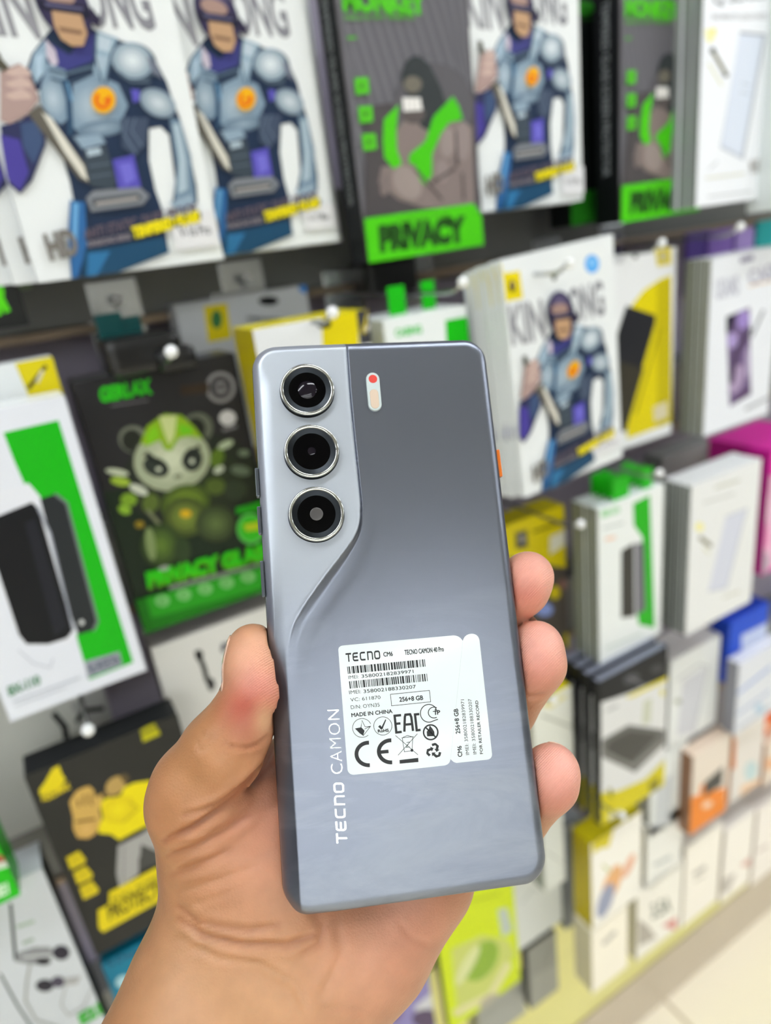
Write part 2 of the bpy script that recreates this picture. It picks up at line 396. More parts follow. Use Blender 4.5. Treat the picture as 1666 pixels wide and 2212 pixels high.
def pill(name, cx, cy, wd, ht, z0, z1, m, par, bev=.15, rot=0):
    r = wd/2; pts = [(cx+r*math.cos(a), cy+(ht/2-r)+r*math.sin(a)) for a in np.linspace(0, PI, 20)]+[(cx+r*math.cos(a), cy-(ht/2-r)+r*math.sin(a)) for a in np.linspace(PI, 2*PI, 20)]
    vs = []; N = len(pts)
    for (k, z) in ((1, z0), (1, z1-bev), ((r-bev)/r, z1)):
        vs += [((cx+(p[0]-cx)*k)*MM, (cy+(p[1]-cy)*(k if k == 1 else 1-bev/(ht/2)))*MM, z*MM) for p in pts]
    fs = [(a*N+i, a*N+(i+1) % N, (a+1)*N+(i+1) % N, (a+1)*N+i) for a in range(2) for i in range(N)]+[[2*N+i for i in range(N)]]
    return mesh_obj(name, vs, fs, m, par)
px_, py_ = loc(808, 845, 1.2)
fl = pill('flash_plate', px_, py_, 4.2, 12.4, -.2, 1.0, M_PILL, phone)
x, y = loc(806, 818, 1.2); pill('red_dot', x, y, 2.7, 2.71, .9, 1.06, M_RED, fl, .05)
x, y = loc(809.5, 861, 1.2); pill('flash_led', x, y, 2.7, 6.3, .9, 1.12, M_FLASH, fl, .12)
# side buttons
M_BTN = mat('button_grey', '#5b6168', .3, metal=.8); M_ORANGE = mat('button_orange', '#d9701c', .35, metal=.3)
def button(name, side, y0, y1, m):
    b = bmesh.new(); x0 = side*(HW-.1)*MM; x1 = side*(HW+1.0)*MM
    add_box(b, min(x0, x1), max(x0, x1), y0*MM, y1*MM, -4.6*MM, -1.7*MM, .0003); return obj(name, b, m, phone)
o = button('power_button', 1, 36.2, 45.0, M_ORANGE); o['label'] = 'small orange side button'
button('volume_button', -1, 34.6, 43.4, M_BTN); button('volume_button', -1, 23.2, 31.6, M_BTN); button('side_key', -1, 4.6, 15.2, M_BTN)

# lettering on the back: TECNO CAMON reading upwards, mirror silver
def glyphs():                                        # squared letters T E C n O on a 0..5.5 wide, 0..1 high grid
    P = []
    def q(x, y, r=.22, a0=0, a1=90): return [(x+r*math.cos(math.radians(a)), y+r*math.sin(math.radians(a))) for a in np.linspace(a0, a1, 6)]
    P.append([[(0, .91), (.92, .91)]]); P.append([[(.46, .91), (.46, 0)]])
    P.append([[(2.02, .91), (1.4, .91)]+q(1.43, .69, .22, 90, 180)+q(1.43, .31, .22, 180, 270)+[(1.45, .09), (2.02, .09)]]); P.append([[(1.25, .5), (1.95, .5)]])
    P.append([[(3.2, .91), (2.6, .91)]+q(2.63, .69, .22, 90, 180)+q(2.63, .31, .22, 180, 270)+[(2.65, .09), (3.2, .09)]])
    P.append([[(3.62, 0), (3.62, .91), (4.15, .91)]+q(4.15, .69, .22, 90, 0)+[(4.37, 0)]])
    P.append([q(5.0, .69, .22, 180, 90)+q(5.35, .69, .22, 90, 0)+q(5.35, .31, .22, 0, -90)+q(5.0, .31, .22, -90, -180)])
    return P
def tecno_polys(wd):
    out = []
    for i, g in enumerate(glyphs()):
        for p in g: out += stroke(p, wd, closed=(i == 6))
    return [[(x/5.66, y) for x, y in p] for p in out]
def quadmap(polys, bl, br, tl): return [[(bl[0]+(br[0]-bl[0])*u+(tl[0]-bl[0])*v, bl[1]+(br[1]-bl[1])*u+(tl[1]-bl[1])*v) for u, v in p] for p in polys]
def phone_flat(name, polys, z, m, par, cols=None):
    V = []; F = []
    for p in polys:
        A = sum(p[i][0]*p[(i+1) % len(p)][1]-p[(i+1) % len(p)][0]*p[i][1] for i in range(len(p)))
        if A < 0: p = p[::-1]
        i0 = len(V); V += [(a*MM, b*MM, z*MM) for a, b in p]; F.append(list(range(i0, i0+len(p))))
    return mesh_obj(name, V, F, m, par)
lc = lambda X, Y: loc(640+X/6.506, 1500+Y/6.506)
logo = quadmap(tecno_polys(.17), lc(718, 2088), lc(670, 1238), lc(566, 2092))
logo += quadmap(text_polys('CAMON', -.012, 1.12), lc(658, 1112), lc(602, 212), lc(490, 1120))
lo = phone_flat('back_lettering', logo, .07, mat('lettering_mirror', '#e6ebee', .13, metal=1), phone); lo['label'] = 'silver mirror lettering along the back'

# ------------------------------------------------------------------ the sticker on the phone
sk = lambda X, Y: loc(700+X/4.272, 1350+Y/4.272)
def bez(p0, p1, p2, n=8): return [((1-t)**2*p0[0]+2*t*(1-t)*p1[0]+t*t*p2[0], (1-t)**2*p0[1]+2*t*(1-t)*p1[1]+t*t*p2[1]) for t in np.linspace(0, 1, n)]
out = bez((133, 240), (128, 194), (178, 189))+[(700, 140)]+[(1180, 98)]+bez((1190, 97), (1250, 95), (1281, 147))+bez((1283, 142), (1300, 85), (1362, 81))+bez((1362, 81), (1425, 82), (1436, 145))
out += [(1495, 680)]+bez((1551, 1190), (1552, 1237), (1505, 1243))+[(1350, 1260)]+bez((1225, 1273), (1190, 1268), (1170, 1238))+bez((1168, 1240), (1160, 1288), (1110, 1297))+[(700, 1342)]+bez((275, 1382), (228, 1382), (217, 1335))
st_pts = [sk(*p) for p in out]
def prism(name, pts, z0, z1, m, par):
    N = len(pts); A = sum(pts[i][0]*pts[(i+1) % N][1]-pts[(i+1) % N][0]*pts[i][1] for i in range(N))
    if A < 0: pts = pts[::-1]
    return mesh_obj(name, [(p[0]*MM, p[1]*MM, z0*MM) for p in pts]+[(p[0]*MM, p[1]*MM, z1*MM) for p in pts], [list(range(N, 2*N)), list(range(N))[::-1]]+[(i, (i+1) % N, N+(i+1) % N, N+i) for i in range(N)], m, par)
stk = prism('information_sticker', st_pts, -.02, .06, mat('sticker_white', '#dbe5e4', .38, coat=.25), phone); stk['label'] = 'white sticker with black print'
# tear line between both halves of the sticker
Pk = []                                              # black ink, thin ink in one mesh
def T(s, bl, br, tl, bold=0, sx=0):
    e = bold*70                                      # heavier letters: the same outline set down several times, slightly apart
    for ox, oy in ([(0, 0)] if not bold else [(-e, 0), (e, 0), (0, -e), (0, e), (0, 0)]):
        Pk.extend(quadmap(text_polys(s, 0, sx), sk(bl[0]+ox, bl[1]+oy), sk(br[0]+ox, br[1]+oy), sk(tl[0]+ox, tl[1]+oy)))
def S(pts, wd, closed=False): Pk.extend([[sk(*q) for q in p] for p in stroke(pts, wd, closed)])
def G(pts): Pk.append([sk(*p) for p in pts])
Pk.extend(quadmap(tecno_polys(.2), sk(205, 342), sk(522, 314), sk(198, 262)))
T('CM6', (551, 292), (636, 285), (547, 252), .022); T('TECNO CAMON 40 Pro', (747, 276), (1107, 243), (742, 232), .02)
def barcode(tl, tr, br, bl, seed):
    rnd = random.Random(seed); x = 0.0; L = 95.0
    while x < L:
        wb = rnd.choice([.7, .9, 1.6, 2.4]); gap = rnd.choice([.7, .8, 1.0, 1.5])
        if x+wb > L: break
        u0, u1 = x/L, (x+wb)/L
        f = lambda a, b, u: (a[0]+(b[0]-a[0])*u, a[1]+(b[1]-a[1])*u)
        G([f(tl, tr, u0), f(tl, tr, u1), f(bl, br, u1), f(bl, br, u0)]); x += wb+gap
barcode((213, 385), (941, 315), (948, 383), (221, 452), 3); barcode((230, 520), (960, 448), (968, 517), (238, 588), 5)
T('IMEI:', (227, 500), (322, 492), (223, 468)); T('358002182839971', (348, 489), (828, 443), (344, 458), .006)
T('IMEI:', (234, 639), (342, 629), (230, 606)); T('358002188330207', (367, 629), (850, 584), (363, 597), .006)
T('VC: 611870', (245, 707), (523, 682), (241, 675)); T('D/N: OYN35', (250, 777), (515, 752), (246, 743))
T('MADE IN CHINA', (256, 850), (633, 812), (252, 815), .022)
S([(614, 640), (973, 604), (985, 709), (624, 746)], 5, True); T('256+8 GB', (698, 708), (916, 690), (694, 668), .025)
S(arc(352, 950, 88, 87, 50, 335), 5)                 # round mark with the four-point star
G([(350, 880), (345, 945), (375, 975), (362, 1022), (330, 1000), (285, 955), (338, 945)])
S([(350, 880), (380, 940), (430, 935), (362, 1022)], 5); S([(375, 960), (430, 935)], 5)
S(arc(543, 932, 84, 84), 5, True)                    # RoHS
G([(500, 938), (518, 922), (532, 940), (568, 868), (574, 878), (540, 962), (528, 966)]); T('RoHS', (500, 992), (598, 984), (497, 966), .03)
for p in ([(712, 832), (652, 838), (668, 992), (718, 986)], [(662, 912), (706, 908)]): S(p, 22)       # EAC
for p in ([(742, 985), (746, 850), (752, 828), (795, 824), (806, 850), (822, 978)], [(748, 920), (808, 914)]): S(p, 22)
S([(880, 822), (840, 826), (856, 972), (892, 968)], 22)
S(arc(968, 815, 78, 82, 60, 318), 8); S([(1007, 886), (1052, 870)], 8); S([(1026, 760), (1042, 790)], 8)
S(arc(1015, 808, 52, 50, 60, 300), 8); S([(1028, 775), (1030, 830)], 10); S([(1005, 798), (1045, 795)], 8); T('P', (1046, 826), (1072, 824), (1044, 788), .03)
S(arc(985, 990, 66, 68), 14, True); S([(938, 945), (1032, 1036)], 14); G([(952, 1028), (948, 985), (968, 960), (975, 925), (1000, 955), (1018, 985), (1022, 1025)])
S(arc(412, 1190, 112, 104, 84, 272), 36)            # CE
S(arc(618, 1166, 112, 102, 84, 272), 36); S([(515, 1174), (596, 1166)], 32)
for p in ([(722, 1040), (742, 1170), (812, 1160), (820, 1030)], [(716, 1042), (828, 1030)], [(730, 1036), (770, 1020), (815, 1032)], [(660, 1020), (868, 1198)], [(862, 1004), (684, 1202)], [(762, 1085), (790, 1080), (760, 1130), (795, 1125)]): S(p, 5)
G(arc(812, 1156, 13, 14)); G([(697, 1246), (870, 1226), (872, 1264), (699, 1280)])
for k in range(3):                                   # three chasing arrows
    a = math.radians(-90+120*k+12); c = (1015, 1162)
    rot = lambda x, y: (c[0]+x*math.cos(a)-y*math.sin(a), c[1]+x*math.sin(a)+y*math.cos(a))
    G([rot(-34, -66), rot(2, -66), rot(20, -36), rot(32, -43), rot(24, -8), rot(-12, -18), rot(0, -25), rot(-14, -46), rot(-26, -46), rot(-40, -22), rot(-60, -34), rot(-44, -60)])
T('CM6', (1276, 1214), (1268, 1115), (1237, 1218), .022); T('256+8 GB', (1257, 1001), (1236, 772), (1218, 1005), .02)
T('IMEI: 358002182839971', (1341, 1197), (1292, 687), (1310, 1200)); T('IMEI: 358002188330207', (1409, 1190), (1360, 681), (1378, 1193))
T('FOR RETAILER RECORD', (1467, 1188), (1421, 696), (1441, 1191), .012)
phone_flat('printing', Pk, .075, mat('sticker_ink', '#15171a', .5), stk)
phone_flat('tear_line', [[sk(*q) for q in p] for p in stroke([(1281, 147), (1168, 1240)], 2.5)], .07, mat('tear_line_grey', '#c3cdcd', .5), stk)
# ------------------------------------------------------------------ the hand that holds the phone (millimetres in the phone's frame)
def J(px, py, z): x, y = loc(px, py, z); return np.array([x, y, z])
H_RES = .9
gx = np.arange(-150, 66, H_RES); gy = np.arange(-296, 36, H_RES); gz = np.arange(-64, 66, H_RES)
def smin(a, b, k):
    h = np.clip(.5+.5*(b-a)/k, 0, 1); return b+(a-b)*h-k*h*(1-h)
GX, GY, GZ = (g.astype(np.float32) for g in np.meshgrid(gx, gy, gz, indexing='ij'))
def cone_d(a, ra, b, rb):                            # distance to a tapered capsule
    ba = (b-a).astype(np.float32); L2 = float(ba @ ba)
    px = GX-np.float32(a[0]); py = GY-np.float32(a[1]); pz = GZ-np.float32(a[2])
    t = np.clip((px*ba[0]+py*ba[1]+pz*ba[2])/L2, 0, 1)
    return np.sqrt((px-t*ba[0])**2+(py-t*ba[1])**2+(pz-t*ba[2])**2)-(ra+(rb-ra)*t)
def chain(js, k=2.5):
    d = None
    for (a, ra), (b, rb) in zip(js, js[1:]):
        c = cone_d(a, ra, b, rb); d = c if d is None else smin(d, c, k)
    return d
thumb = chain([(J(546, 1404, -5.5), 7.7), (J(547, 1440, -5.2), 8.3), (J(550, 1500, -4.6), 8.6), (J(520, 1560, -6.5), 9.6), (J(482, 1620, -8.5), 11.6), (J(425, 1700, -13), 12.6), (J(418, 1735, -16), 13.2)], 3)
meta = chain([(J(418, 1735, -16), 13.0), (J(455, 1850, -26), 14.5), (J(500, 1960, -32), 17)], 4)
thenar = chain([(J(500, 1790, -24), 15), (J(590, 1900, -29), 20), (J(640, 2010, -32), 20)], 8)
palm = chain([(J(780, 1500, -37), 11), (J(720, 1700, -36), 14), (J(650, 1930, -34), 18)], 8)
palm = smin(palm, chain([(J(850, 1640, -38), 12), (J(800, 1800, -36), 15), (J(760, 1980, -34), 19)], 8), 10)
palm = smin(palm, chain([(J(905, 1800, -36), 13.5), (J(890, 1880, -33), 18.5), (J(790, 2010, -33), 20.5)], 8), 10)
fore = smin(chain([(J(500, 1975, -33), 17.5), (J(428, 2130, -28), 19), (J(352, 2320, -18), 19.5), (J(300, 2500, -6), 20), (np.array([-112., -262., 30.]), 25)], 8), chain([(J(770, 2030, -33), 19), (J(665, 2160, -28), 19), (J(585, 2340, -20), 21), (J(465, 2540, -6), 23), (np.array([-98., -266., 30.]), 27)], 8), 14)
fore = smin(fore, chain([(J(620, 2020, -32), 19), (J(545, 2150, -28), 20), (J(450, 2340, -20), 22)], 8), 12)
palm = smin(palm, chain([(J(660, 1650, -36), 13), (J(600, 1740, -31), 15.5), (J(620, 1850, -30), 18)], 8), 8)
body = smin(smin(palm, thenar, 7), meta, 9)
body = smin(body, fore, 14)
body = smin(body, thumb, 3.2)
f1 = chain([(J(1141, 1246, -7), 8.1), (J(1126, 1270, -8.5), 8.5), (J(1064, 1338, -20), 8.3), (J(1045, 1440, -36), 9.2), (J(840, 1540, -40), 10.5)], 2.5)
f2 = chain([(J(1160, 1398, -7), 8.1), (J(1156, 1432, -8), 9.1), (J(1094, 1530, -20), 9), (J(1060, 1610, -37), 9.4), (J(855, 1680, -41), 10.8)], 2.5)
f3 = chain([(J(1192, 1666, -7), 8.3), (J(1184, 1690, -8), 8.7), (J(1120, 1765, -19), 8.6), (J(1085, 1830, -35), 9), (J(905, 1840, -40), 11)], 2.5)
f0 = chain([(J(1000, 1120, -17), 7.8), (J(965, 1190, -19), 8.3), (J(890, 1330, -36), 9.2), (J(790, 1500, -38), 10.8)], 2.5)
fing = smin(np.minimum(f1, f2+0), f2, .5)
for fg in (f0, fing, f3): body = smin(body, fg, 2.2)
# the flesh gives way where it touches the phone
qx = np.abs(GX)-(HW-6); qy = np.abs(GY)-(HH-6); qz = np.abs(GZ+TH/2-.15)-(TH/2-1.6)
dp = np.minimum(np.maximum(np.maximum(qx, qy), qz), 0)+np.sqrt(np.maximum(qx, 0)**2+np.maximum(qy, 0)**2)
dxy = np.hypot(np.maximum(qx, 0), np.maximum(qy, 0))+np.minimum(np.maximum(qx, qy), 0)-6
e1 = dxy+1.6; dp = np.minimum(np.maximum(e1, qz), 0)+np.hypot(np.maximum(e1, 0), np.maximum(qz, 0))-1.6
body = -smin(-body, dp-.18, .8)
for _a in range(3):
    for _e in (0, -1): body[tuple([_e if i == _a else slice(None) for i in range(3)])] = 1.0
del dp, qx, qy, qz, dxy, e1, palm, thenar, fore, meta, thumb, f0, f1, f2, f3

def surface_nets(S, x, y, z):
    ins = S < 0
    c = [ins[i:S.shape[0]-1+i, j:S.shape[1]-1+j, k:S.shape[2]-1+k] for i in (0, 1) for j in (0, 1) for k in (0, 1)]
    cnt = sum(a.astype(np.int8) for a in c); cells = np.argwhere((cnt > 0) & (cnt < 8))
    idm = -np.ones(cnt.shape, np.int32); idm[tuple(cells.T)] = np.arange(len(cells))
    acc = np.zeros((len(cells), 3)); num = np.zeros(len(cells))
    for ax in range(3):
        for u in (0, 1):
            for v in (0, 1):
                o0 = [0, 0, 0]; oth = [a for a in range(3) if a != ax]; o0[oth[0]] = u; o0[oth[1]] = v; o1 = list(o0); o1[ax] = 1
                a = S[tuple((cells+o0).T)]; b = S[tuple((cells+o1).T)]; m = (a < 0) != (b < 0)
                t = np.where(m, a/(a-b+1e-12), 0); p = np.tile(np.array(o0, float), (len(cells), 1)); p[:, ax] += t
                acc += p*m[:, None]; num += m
    P = cells+acc/num[:, None]
    V = np.stack([x[0]+P[:, 0]*H_RES, y[0]+P[:, 1]*H_RES, z[0]+P[:, 2]*H_RES], -1)
    F = []
    for ax in range(3):
        o = [a for a in range(3) if a != ax]
        sl0 = [slice(None)]*3; sl1 = [slice(None)]*3; sl0[ax] = slice(0, -1); sl1[ax] = slice(1, None)
        a = ins[tuple(sl0)]; b = ins[tuple(sl1)]
        E = np.argwhere(a != b); E = E[(E[:, o[0]] > 0) & (E[:, o[1]] > 0) & (E[:, o[0]] < idm.shape[o[0]]) & (E[:, o[1]] < idm.shape[o[1]])]
        def cid(du, dv):
            q = E.copy(); q[:, o[0]] -= du; q[:, o[1]] -= dv; return idm[tuple(q.T)]
        quad = np.stack([cid(0, 0), cid(1, 0), cid(1, 1), cid(0, 1)], -1)
        flip = a[tuple(E.T)] if ax != 1 else ~a[tuple(E.T)]
        quad[flip] = quad[flip][:, ::-1]
        F.append(quad)
    F = np.concatenate(F); return V, F[(F >= 0).all(1)][:, ::-1]
V, F = surface_nets(body, gx, gy, gz)
hand_field = body

def vnormals(V, F):
    n = np.cross(V[F[:, 2]]-V[F[:, 0]], V[F[:, 3]]-V[F[:, 1]]); N = np.zeros_like(V)
    for i in range(4): np.add.at(N, F[:, i], n)
    return N/(np.linalg.norm(N, axis=1)[:, None]+1e-12)
def relax(V, F, it, lam=.5):
    for _ in range(it):
        S = np.zeros_like(V); c = np.zeros(len(V))
        for i in range(4):
            for j in ((i+1) % 4, (i-1) % 4): np.add.at(S, F[:, i], V[F[:, j]]); np.add.at(c, F[:, i], 1)
        V = V+(S/c[:, None]-V)*lam
    return V
V = relax(V, F, 3)
N = vnormals(V, F)
def project(V):
    Wd = npC+(V[:, 0:1]*npR+V[:, 1:2]*npU+V[:, 2:3]*npN)*MM-CAM; c = Wd @ RM.T
    return CX+FPX*c[:, 0]/c[:, 2], CY+FPX*c[:, 1]/c[:, 2], Wd
PX, PY, WD = project(V)
NW = N[:, 0:1]*npR+N[:, 1:2]*npU+N[:, 2:3]*npN
front = -(NW*WD).sum(1)/np.linalg.norm(WD, axis=1) > .05
def crease_dist(pts):
    d = np.full(len(V), 1e9); side = np.zeros(len(V)); tt = np.zeros(len(V)); n = len(pts)-1
    for i, (a, b) in enumerate(zip(pts, pts[1:])):
        a = np.array(a, float); b = np.array(b, float); ab = b-a
        t = np.clip(((PX-a[0])*ab[0]+(PY-a[1])*ab[1])/(ab @ ab), 0, 1); q = np.hypot(PX-a[0]-t*ab[0], PY-a[1]-t*ab[1])
        m = q < d; d[m] = q[m]; tt[m] = (i+t[m])/n
    return d, tt
# creases and folds: path over the skin, depth in mm, half width in px
CREASE = [([(585, 1652), (545, 1688), (510, 1722), (462, 1758), (415, 1790), (356, 1817)], 1.3, 9),
          ([(600, 1600), (570, 1650), (530, 1690), (470, 1735), (430, 1752), (395, 1762)], .7, 6),
          ([(483, 1606), (505, 1614), (535, 1616), (560, 1606)], .55, 5), ([(560, 1606), (580, 1590)], .5, 5),
          ([(362, 1850), (420, 1830), (480, 1800), (540, 1760)], .7, 8), ([(372, 1890), (430, 1872), (500, 1835)], .55, 9), ([(376, 1925), (430, 1915), (520, 1885), (590, 1850)], .45, 9),
          ([(386, 1958), (425, 1990), (480, 2005), (540, 2010), (600, 2000)], .8, 8), ([(388, 1985), (440, 2020), (520, 2040), (620, 2043), (680, 2020)], 1.0, 9),
          ([(400, 2030), (470, 2070), (560, 2085), (640, 2130), (660, 2180)], .5, 8), ([(590, 1640), (640, 1700), (660, 1780), (650, 1880), (690, 2000)], .6, 12),
          ([(700, 2000), (690, 2040), (650, 2060)], .6, 8), ([(730, 1990), (740, 2060), (720, 2110), (690, 2150)], .45, 10),
          ([(690, 2180), (740, 2178), (790, 2188)], .5, 6), ([(820, 2085), (850, 2100), (880, 2095)], .4, 5), ([(860, 1990), (895, 2030), (930, 2040)], .35, 6),
          ([(1128, 1500), (1150, 1507), (1175, 1500)], .5, 5), ([(430, 1575), (442, 1600), (455, 1590)], .3, 5), ([(425, 1590), (432, 1622), (455, 1612)], .25, 5)]
disp = np.zeros(len(V))
for pts, dep, wd in CREASE:
    d, tt = crease_dist(pts); fade = np.clip(np.minimum(tt, 1-tt)*5+.25, 0, 1)
    disp -= dep*np.exp(-(d/wd)**2)*fade; disp += dep*.45*np.exp(-((d-wd*2.1)/(wd*1.3))**2)*fade
rs = np.random.RandomState(4)
for k in range(26):                                  # fine wrinkles across the base of the thumb and the wrist
    y0 = 1800+k*11+rs.uniform(-4, 4); x0 = 350+rs.uniform(0, 60); pts = [(x0, y0), (x0+70, y0-18+rs.uniform(-8, 8)), (x0+140+rs.uniform(0, 40), y0-52+rs.uniform(-14, 14))]
    d, tt = crease_dist(pts); disp -= .22*np.exp(-(d/3.5)**2)*np.clip(np.minimum(tt, 1-tt)*4, 0, 1)
V = V+N*(disp*front*((V[:, 2] < 1) | (np.abs(V[:, 0]) > 38)))[:, None]

# skin colour by place: pinker pads, yellower knuckles
SK = np.tile(np.array(lin('#b27d54')), (len(V), 1))
def tint(p, r, col, s):
    global SK
    q = (V-p)/np.array(r if isinstance(r, (list, tuple)) else [r]*3); wgt = s*np.exp(-(q*q).sum(1)); SK = SK*(1-wgt[:, None])+np.array(lin(col))*wgt[:, None]
for a in [(1150, 1235), (1170, 1395), (1205, 1655)]: tint(J(*a, 0), 13, '#e8a492', .95)
tint(J(1130, 1285, -3), [8, 5, 8], '#c96f5e', .8); tint(J(1155, 1450, -3), [8, 6, 8], '#c9776a', .55); tint(J(1200, 1715, -4), [9, 6, 8], '#c9776a', .6)
tint(J(1175, 1245, -3), 5, '#f4bdac', .6); tint(J(1215, 1655, -3), 6, '#f4b8a8', .7); tint(J(1185, 1390, -3), 6, '#f3bbab', .6)
tint(J(545, 1420, 0), [10, 9, 12], '#e9b190', .8); tint(J(560, 1490, 2), [7, 8, 8], '#e79a8c', .8); tint(J(535, 1530, 2), [7, 6, 8], '#b0432f', 1.0); tint(J(545, 1575, 2), [6, 6, 8], '#b26752', .6)
tint(J(572, 1555, 2), [3, 5, 6], '#dcb78b', .6); tint(J(430, 1640, -6), 14, '#b8834f', .5); tint(J(350, 1720, -10), 11, '#c98f64', .5)
tint(J(640, 1750, -20), 20, '#cf8f78', .85); tint(J(580, 1830, -12), 18, '#cd8d74', .6); tint(J(700, 2010, -14), 10, '#b96a4e', .5); tint(J(880, 1990, -14), 22, '#d0907a', .7)
tint(J(760, 2110, -14), 16, '#d39a80', .6); tint(J(440, 2140, -8), 26, '#c4956a', .7); tint(J(560, 2190, -8), 26, '#c8996f', .6); tint(J(520, 1960, -10), 14, '#bd8360', .5)
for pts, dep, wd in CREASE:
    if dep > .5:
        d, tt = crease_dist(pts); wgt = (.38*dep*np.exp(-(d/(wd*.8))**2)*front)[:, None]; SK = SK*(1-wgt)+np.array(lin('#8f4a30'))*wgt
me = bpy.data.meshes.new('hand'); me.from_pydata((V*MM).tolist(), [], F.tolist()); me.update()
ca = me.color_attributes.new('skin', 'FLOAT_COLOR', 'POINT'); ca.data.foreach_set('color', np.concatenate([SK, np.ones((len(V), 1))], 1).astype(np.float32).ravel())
pads = np.zeros((len(V), 3), np.float32)             # coordinates round each finger pad for the ridges
me.polygons.foreach_set('use_smooth', [True]*len(me.polygons))
def skin_material():
    m = mat('skin', '#b27d54', .42); nt = m.node_tree; b = nt.nodes['Principled BSDF']
    a = nt.nodes.new('ShaderNodeAttribute'); a.attribute_name = 'skin'
    tc = nt.nodes.new('ShaderNodeTexCoord')
    n = nt.nodes.new('ShaderNodeTexNoise'); n.inputs['Scale'].default_value = 160; n.inputs['Detail'].default_value = 6
    nt.links.new(tc.outputs['Object'], n.inputs['Vector'])
    hs = nt.nodes.new('ShaderNodeHueSaturation'); vr = nt.nodes.new('ShaderNodeMapRange'); vr.inputs['From Min'].default_value = .3; vr.inputs['From Max'].default_value = .7; vr.inputs['To Min'].default_value = .93; vr.inputs['To Max'].default_value = 1.06
    nt.links.new(n.outputs['Fac'], vr.inputs['Value']); nt.links.new(vr.outputs[0], hs.inputs['Value']); nt.links.new(a.outputs['Color'], hs.inputs['Color']); nt.links.new(hs.outputs[0], b.inputs['Base Color'])
    b.inputs['Subsurface Weight'].default_value = .18; b.inputs['Subsurface Radius'].default_value = (1, .35, .2); b.inputs['Subsurface Scale'].default_value = .004
    f = nt.nodes.new('ShaderNodeTexNoise'); f.inputs['Scale'].default_value = 1500; f.inputs['Detail'].default_value = 4; nt.links.new(tc.outputs['Object'], f.inputs['Vector'])
    mp = nt.nodes.new('ShaderNodeMapping'); mp.inputs['Rotation'].default_value = (.3, .2, -.62)
    wv = nt.nodes.new('ShaderNodeTexWave'); wv.bands_direction = 'Y'; wv.inputs['Scale'].default_value = 560; wv.inputs['Distortion'].default_value = 3.2; wv.inputs['Detail'].default_value = 1; wv.inputs['Detail Scale'].default_value = .25
    nt.links.new(tc.outputs['Object'], mp.inputs[0]); nt.links.new(mp.outputs[0], wv.inputs['Vector'])
    pa = nt.nodes.new('ShaderNodeAttribute'); pa.attribute_name = 'pad'
    mu = nt.nodes.new('ShaderNodeMath'); mu.operation = 'MULTIPLY'; nt.links.new(wv.outputs['Fac'], mu.inputs[0]); nt.links.new(pa.outputs['Fac'], mu.inputs[1])
    m5 = nt.nodes.new('ShaderNodeMath'); m5.operation = 'MULTIPLY'; m5.inputs[1].default_value = .45; nt.links.new(mu.outputs[0], m5.inputs[0]); mu = m5
    ad = nt.nodes.new('ShaderNodeMath'); ad.operation = 'ADD'; fm = nt.nodes.new('ShaderNodeMath'); fm.operation = 'MULTIPLY'; fm.inputs[1].default_value = .8; nt.links.new(f.outputs['Fac'], fm.inputs[0])
    nt.links.new(mu.outputs[0], ad.inputs[0]); nt.links.new(fm.outputs[0], ad.inputs[1])
    bm = nt.nodes.new('ShaderNodeBump'); bm.inputs['Strength'].default_value = .8; bm.inputs['Distance'].default_value = .0002
    nt.links.new(ad.outputs[0], bm.inputs['Height']); nt.links.new(bm.outputs[0], b.inputs['Normal'])
    return m
pw = np.zeros(len(V))
for (a, r) in [((1150, 1245, 0), 10), ((1170, 1410, 0), 12), ((1205, 1670, 0), 11), ((565, 1470, 2), 10)]: pw = np.maximum(pw, np.clip(1.5*np.exp(-(((V-J(*a))/r)**2).sum(1)*1.3), 0, 1))
pa = me.attributes.new('pad', 'FLOAT', 'POINT'); pa.data.foreach_set('value', (pw*front).astype(np.float32))
me.materials.append(skin_material())
person = thing('person', 'left hand and bare wrist of a person holding up the grey smartphone', 'person')
person.matrix_world = PM
hand = bpy.data.objects.new('hand', me); C.objects.link(hand); hand.parent = person
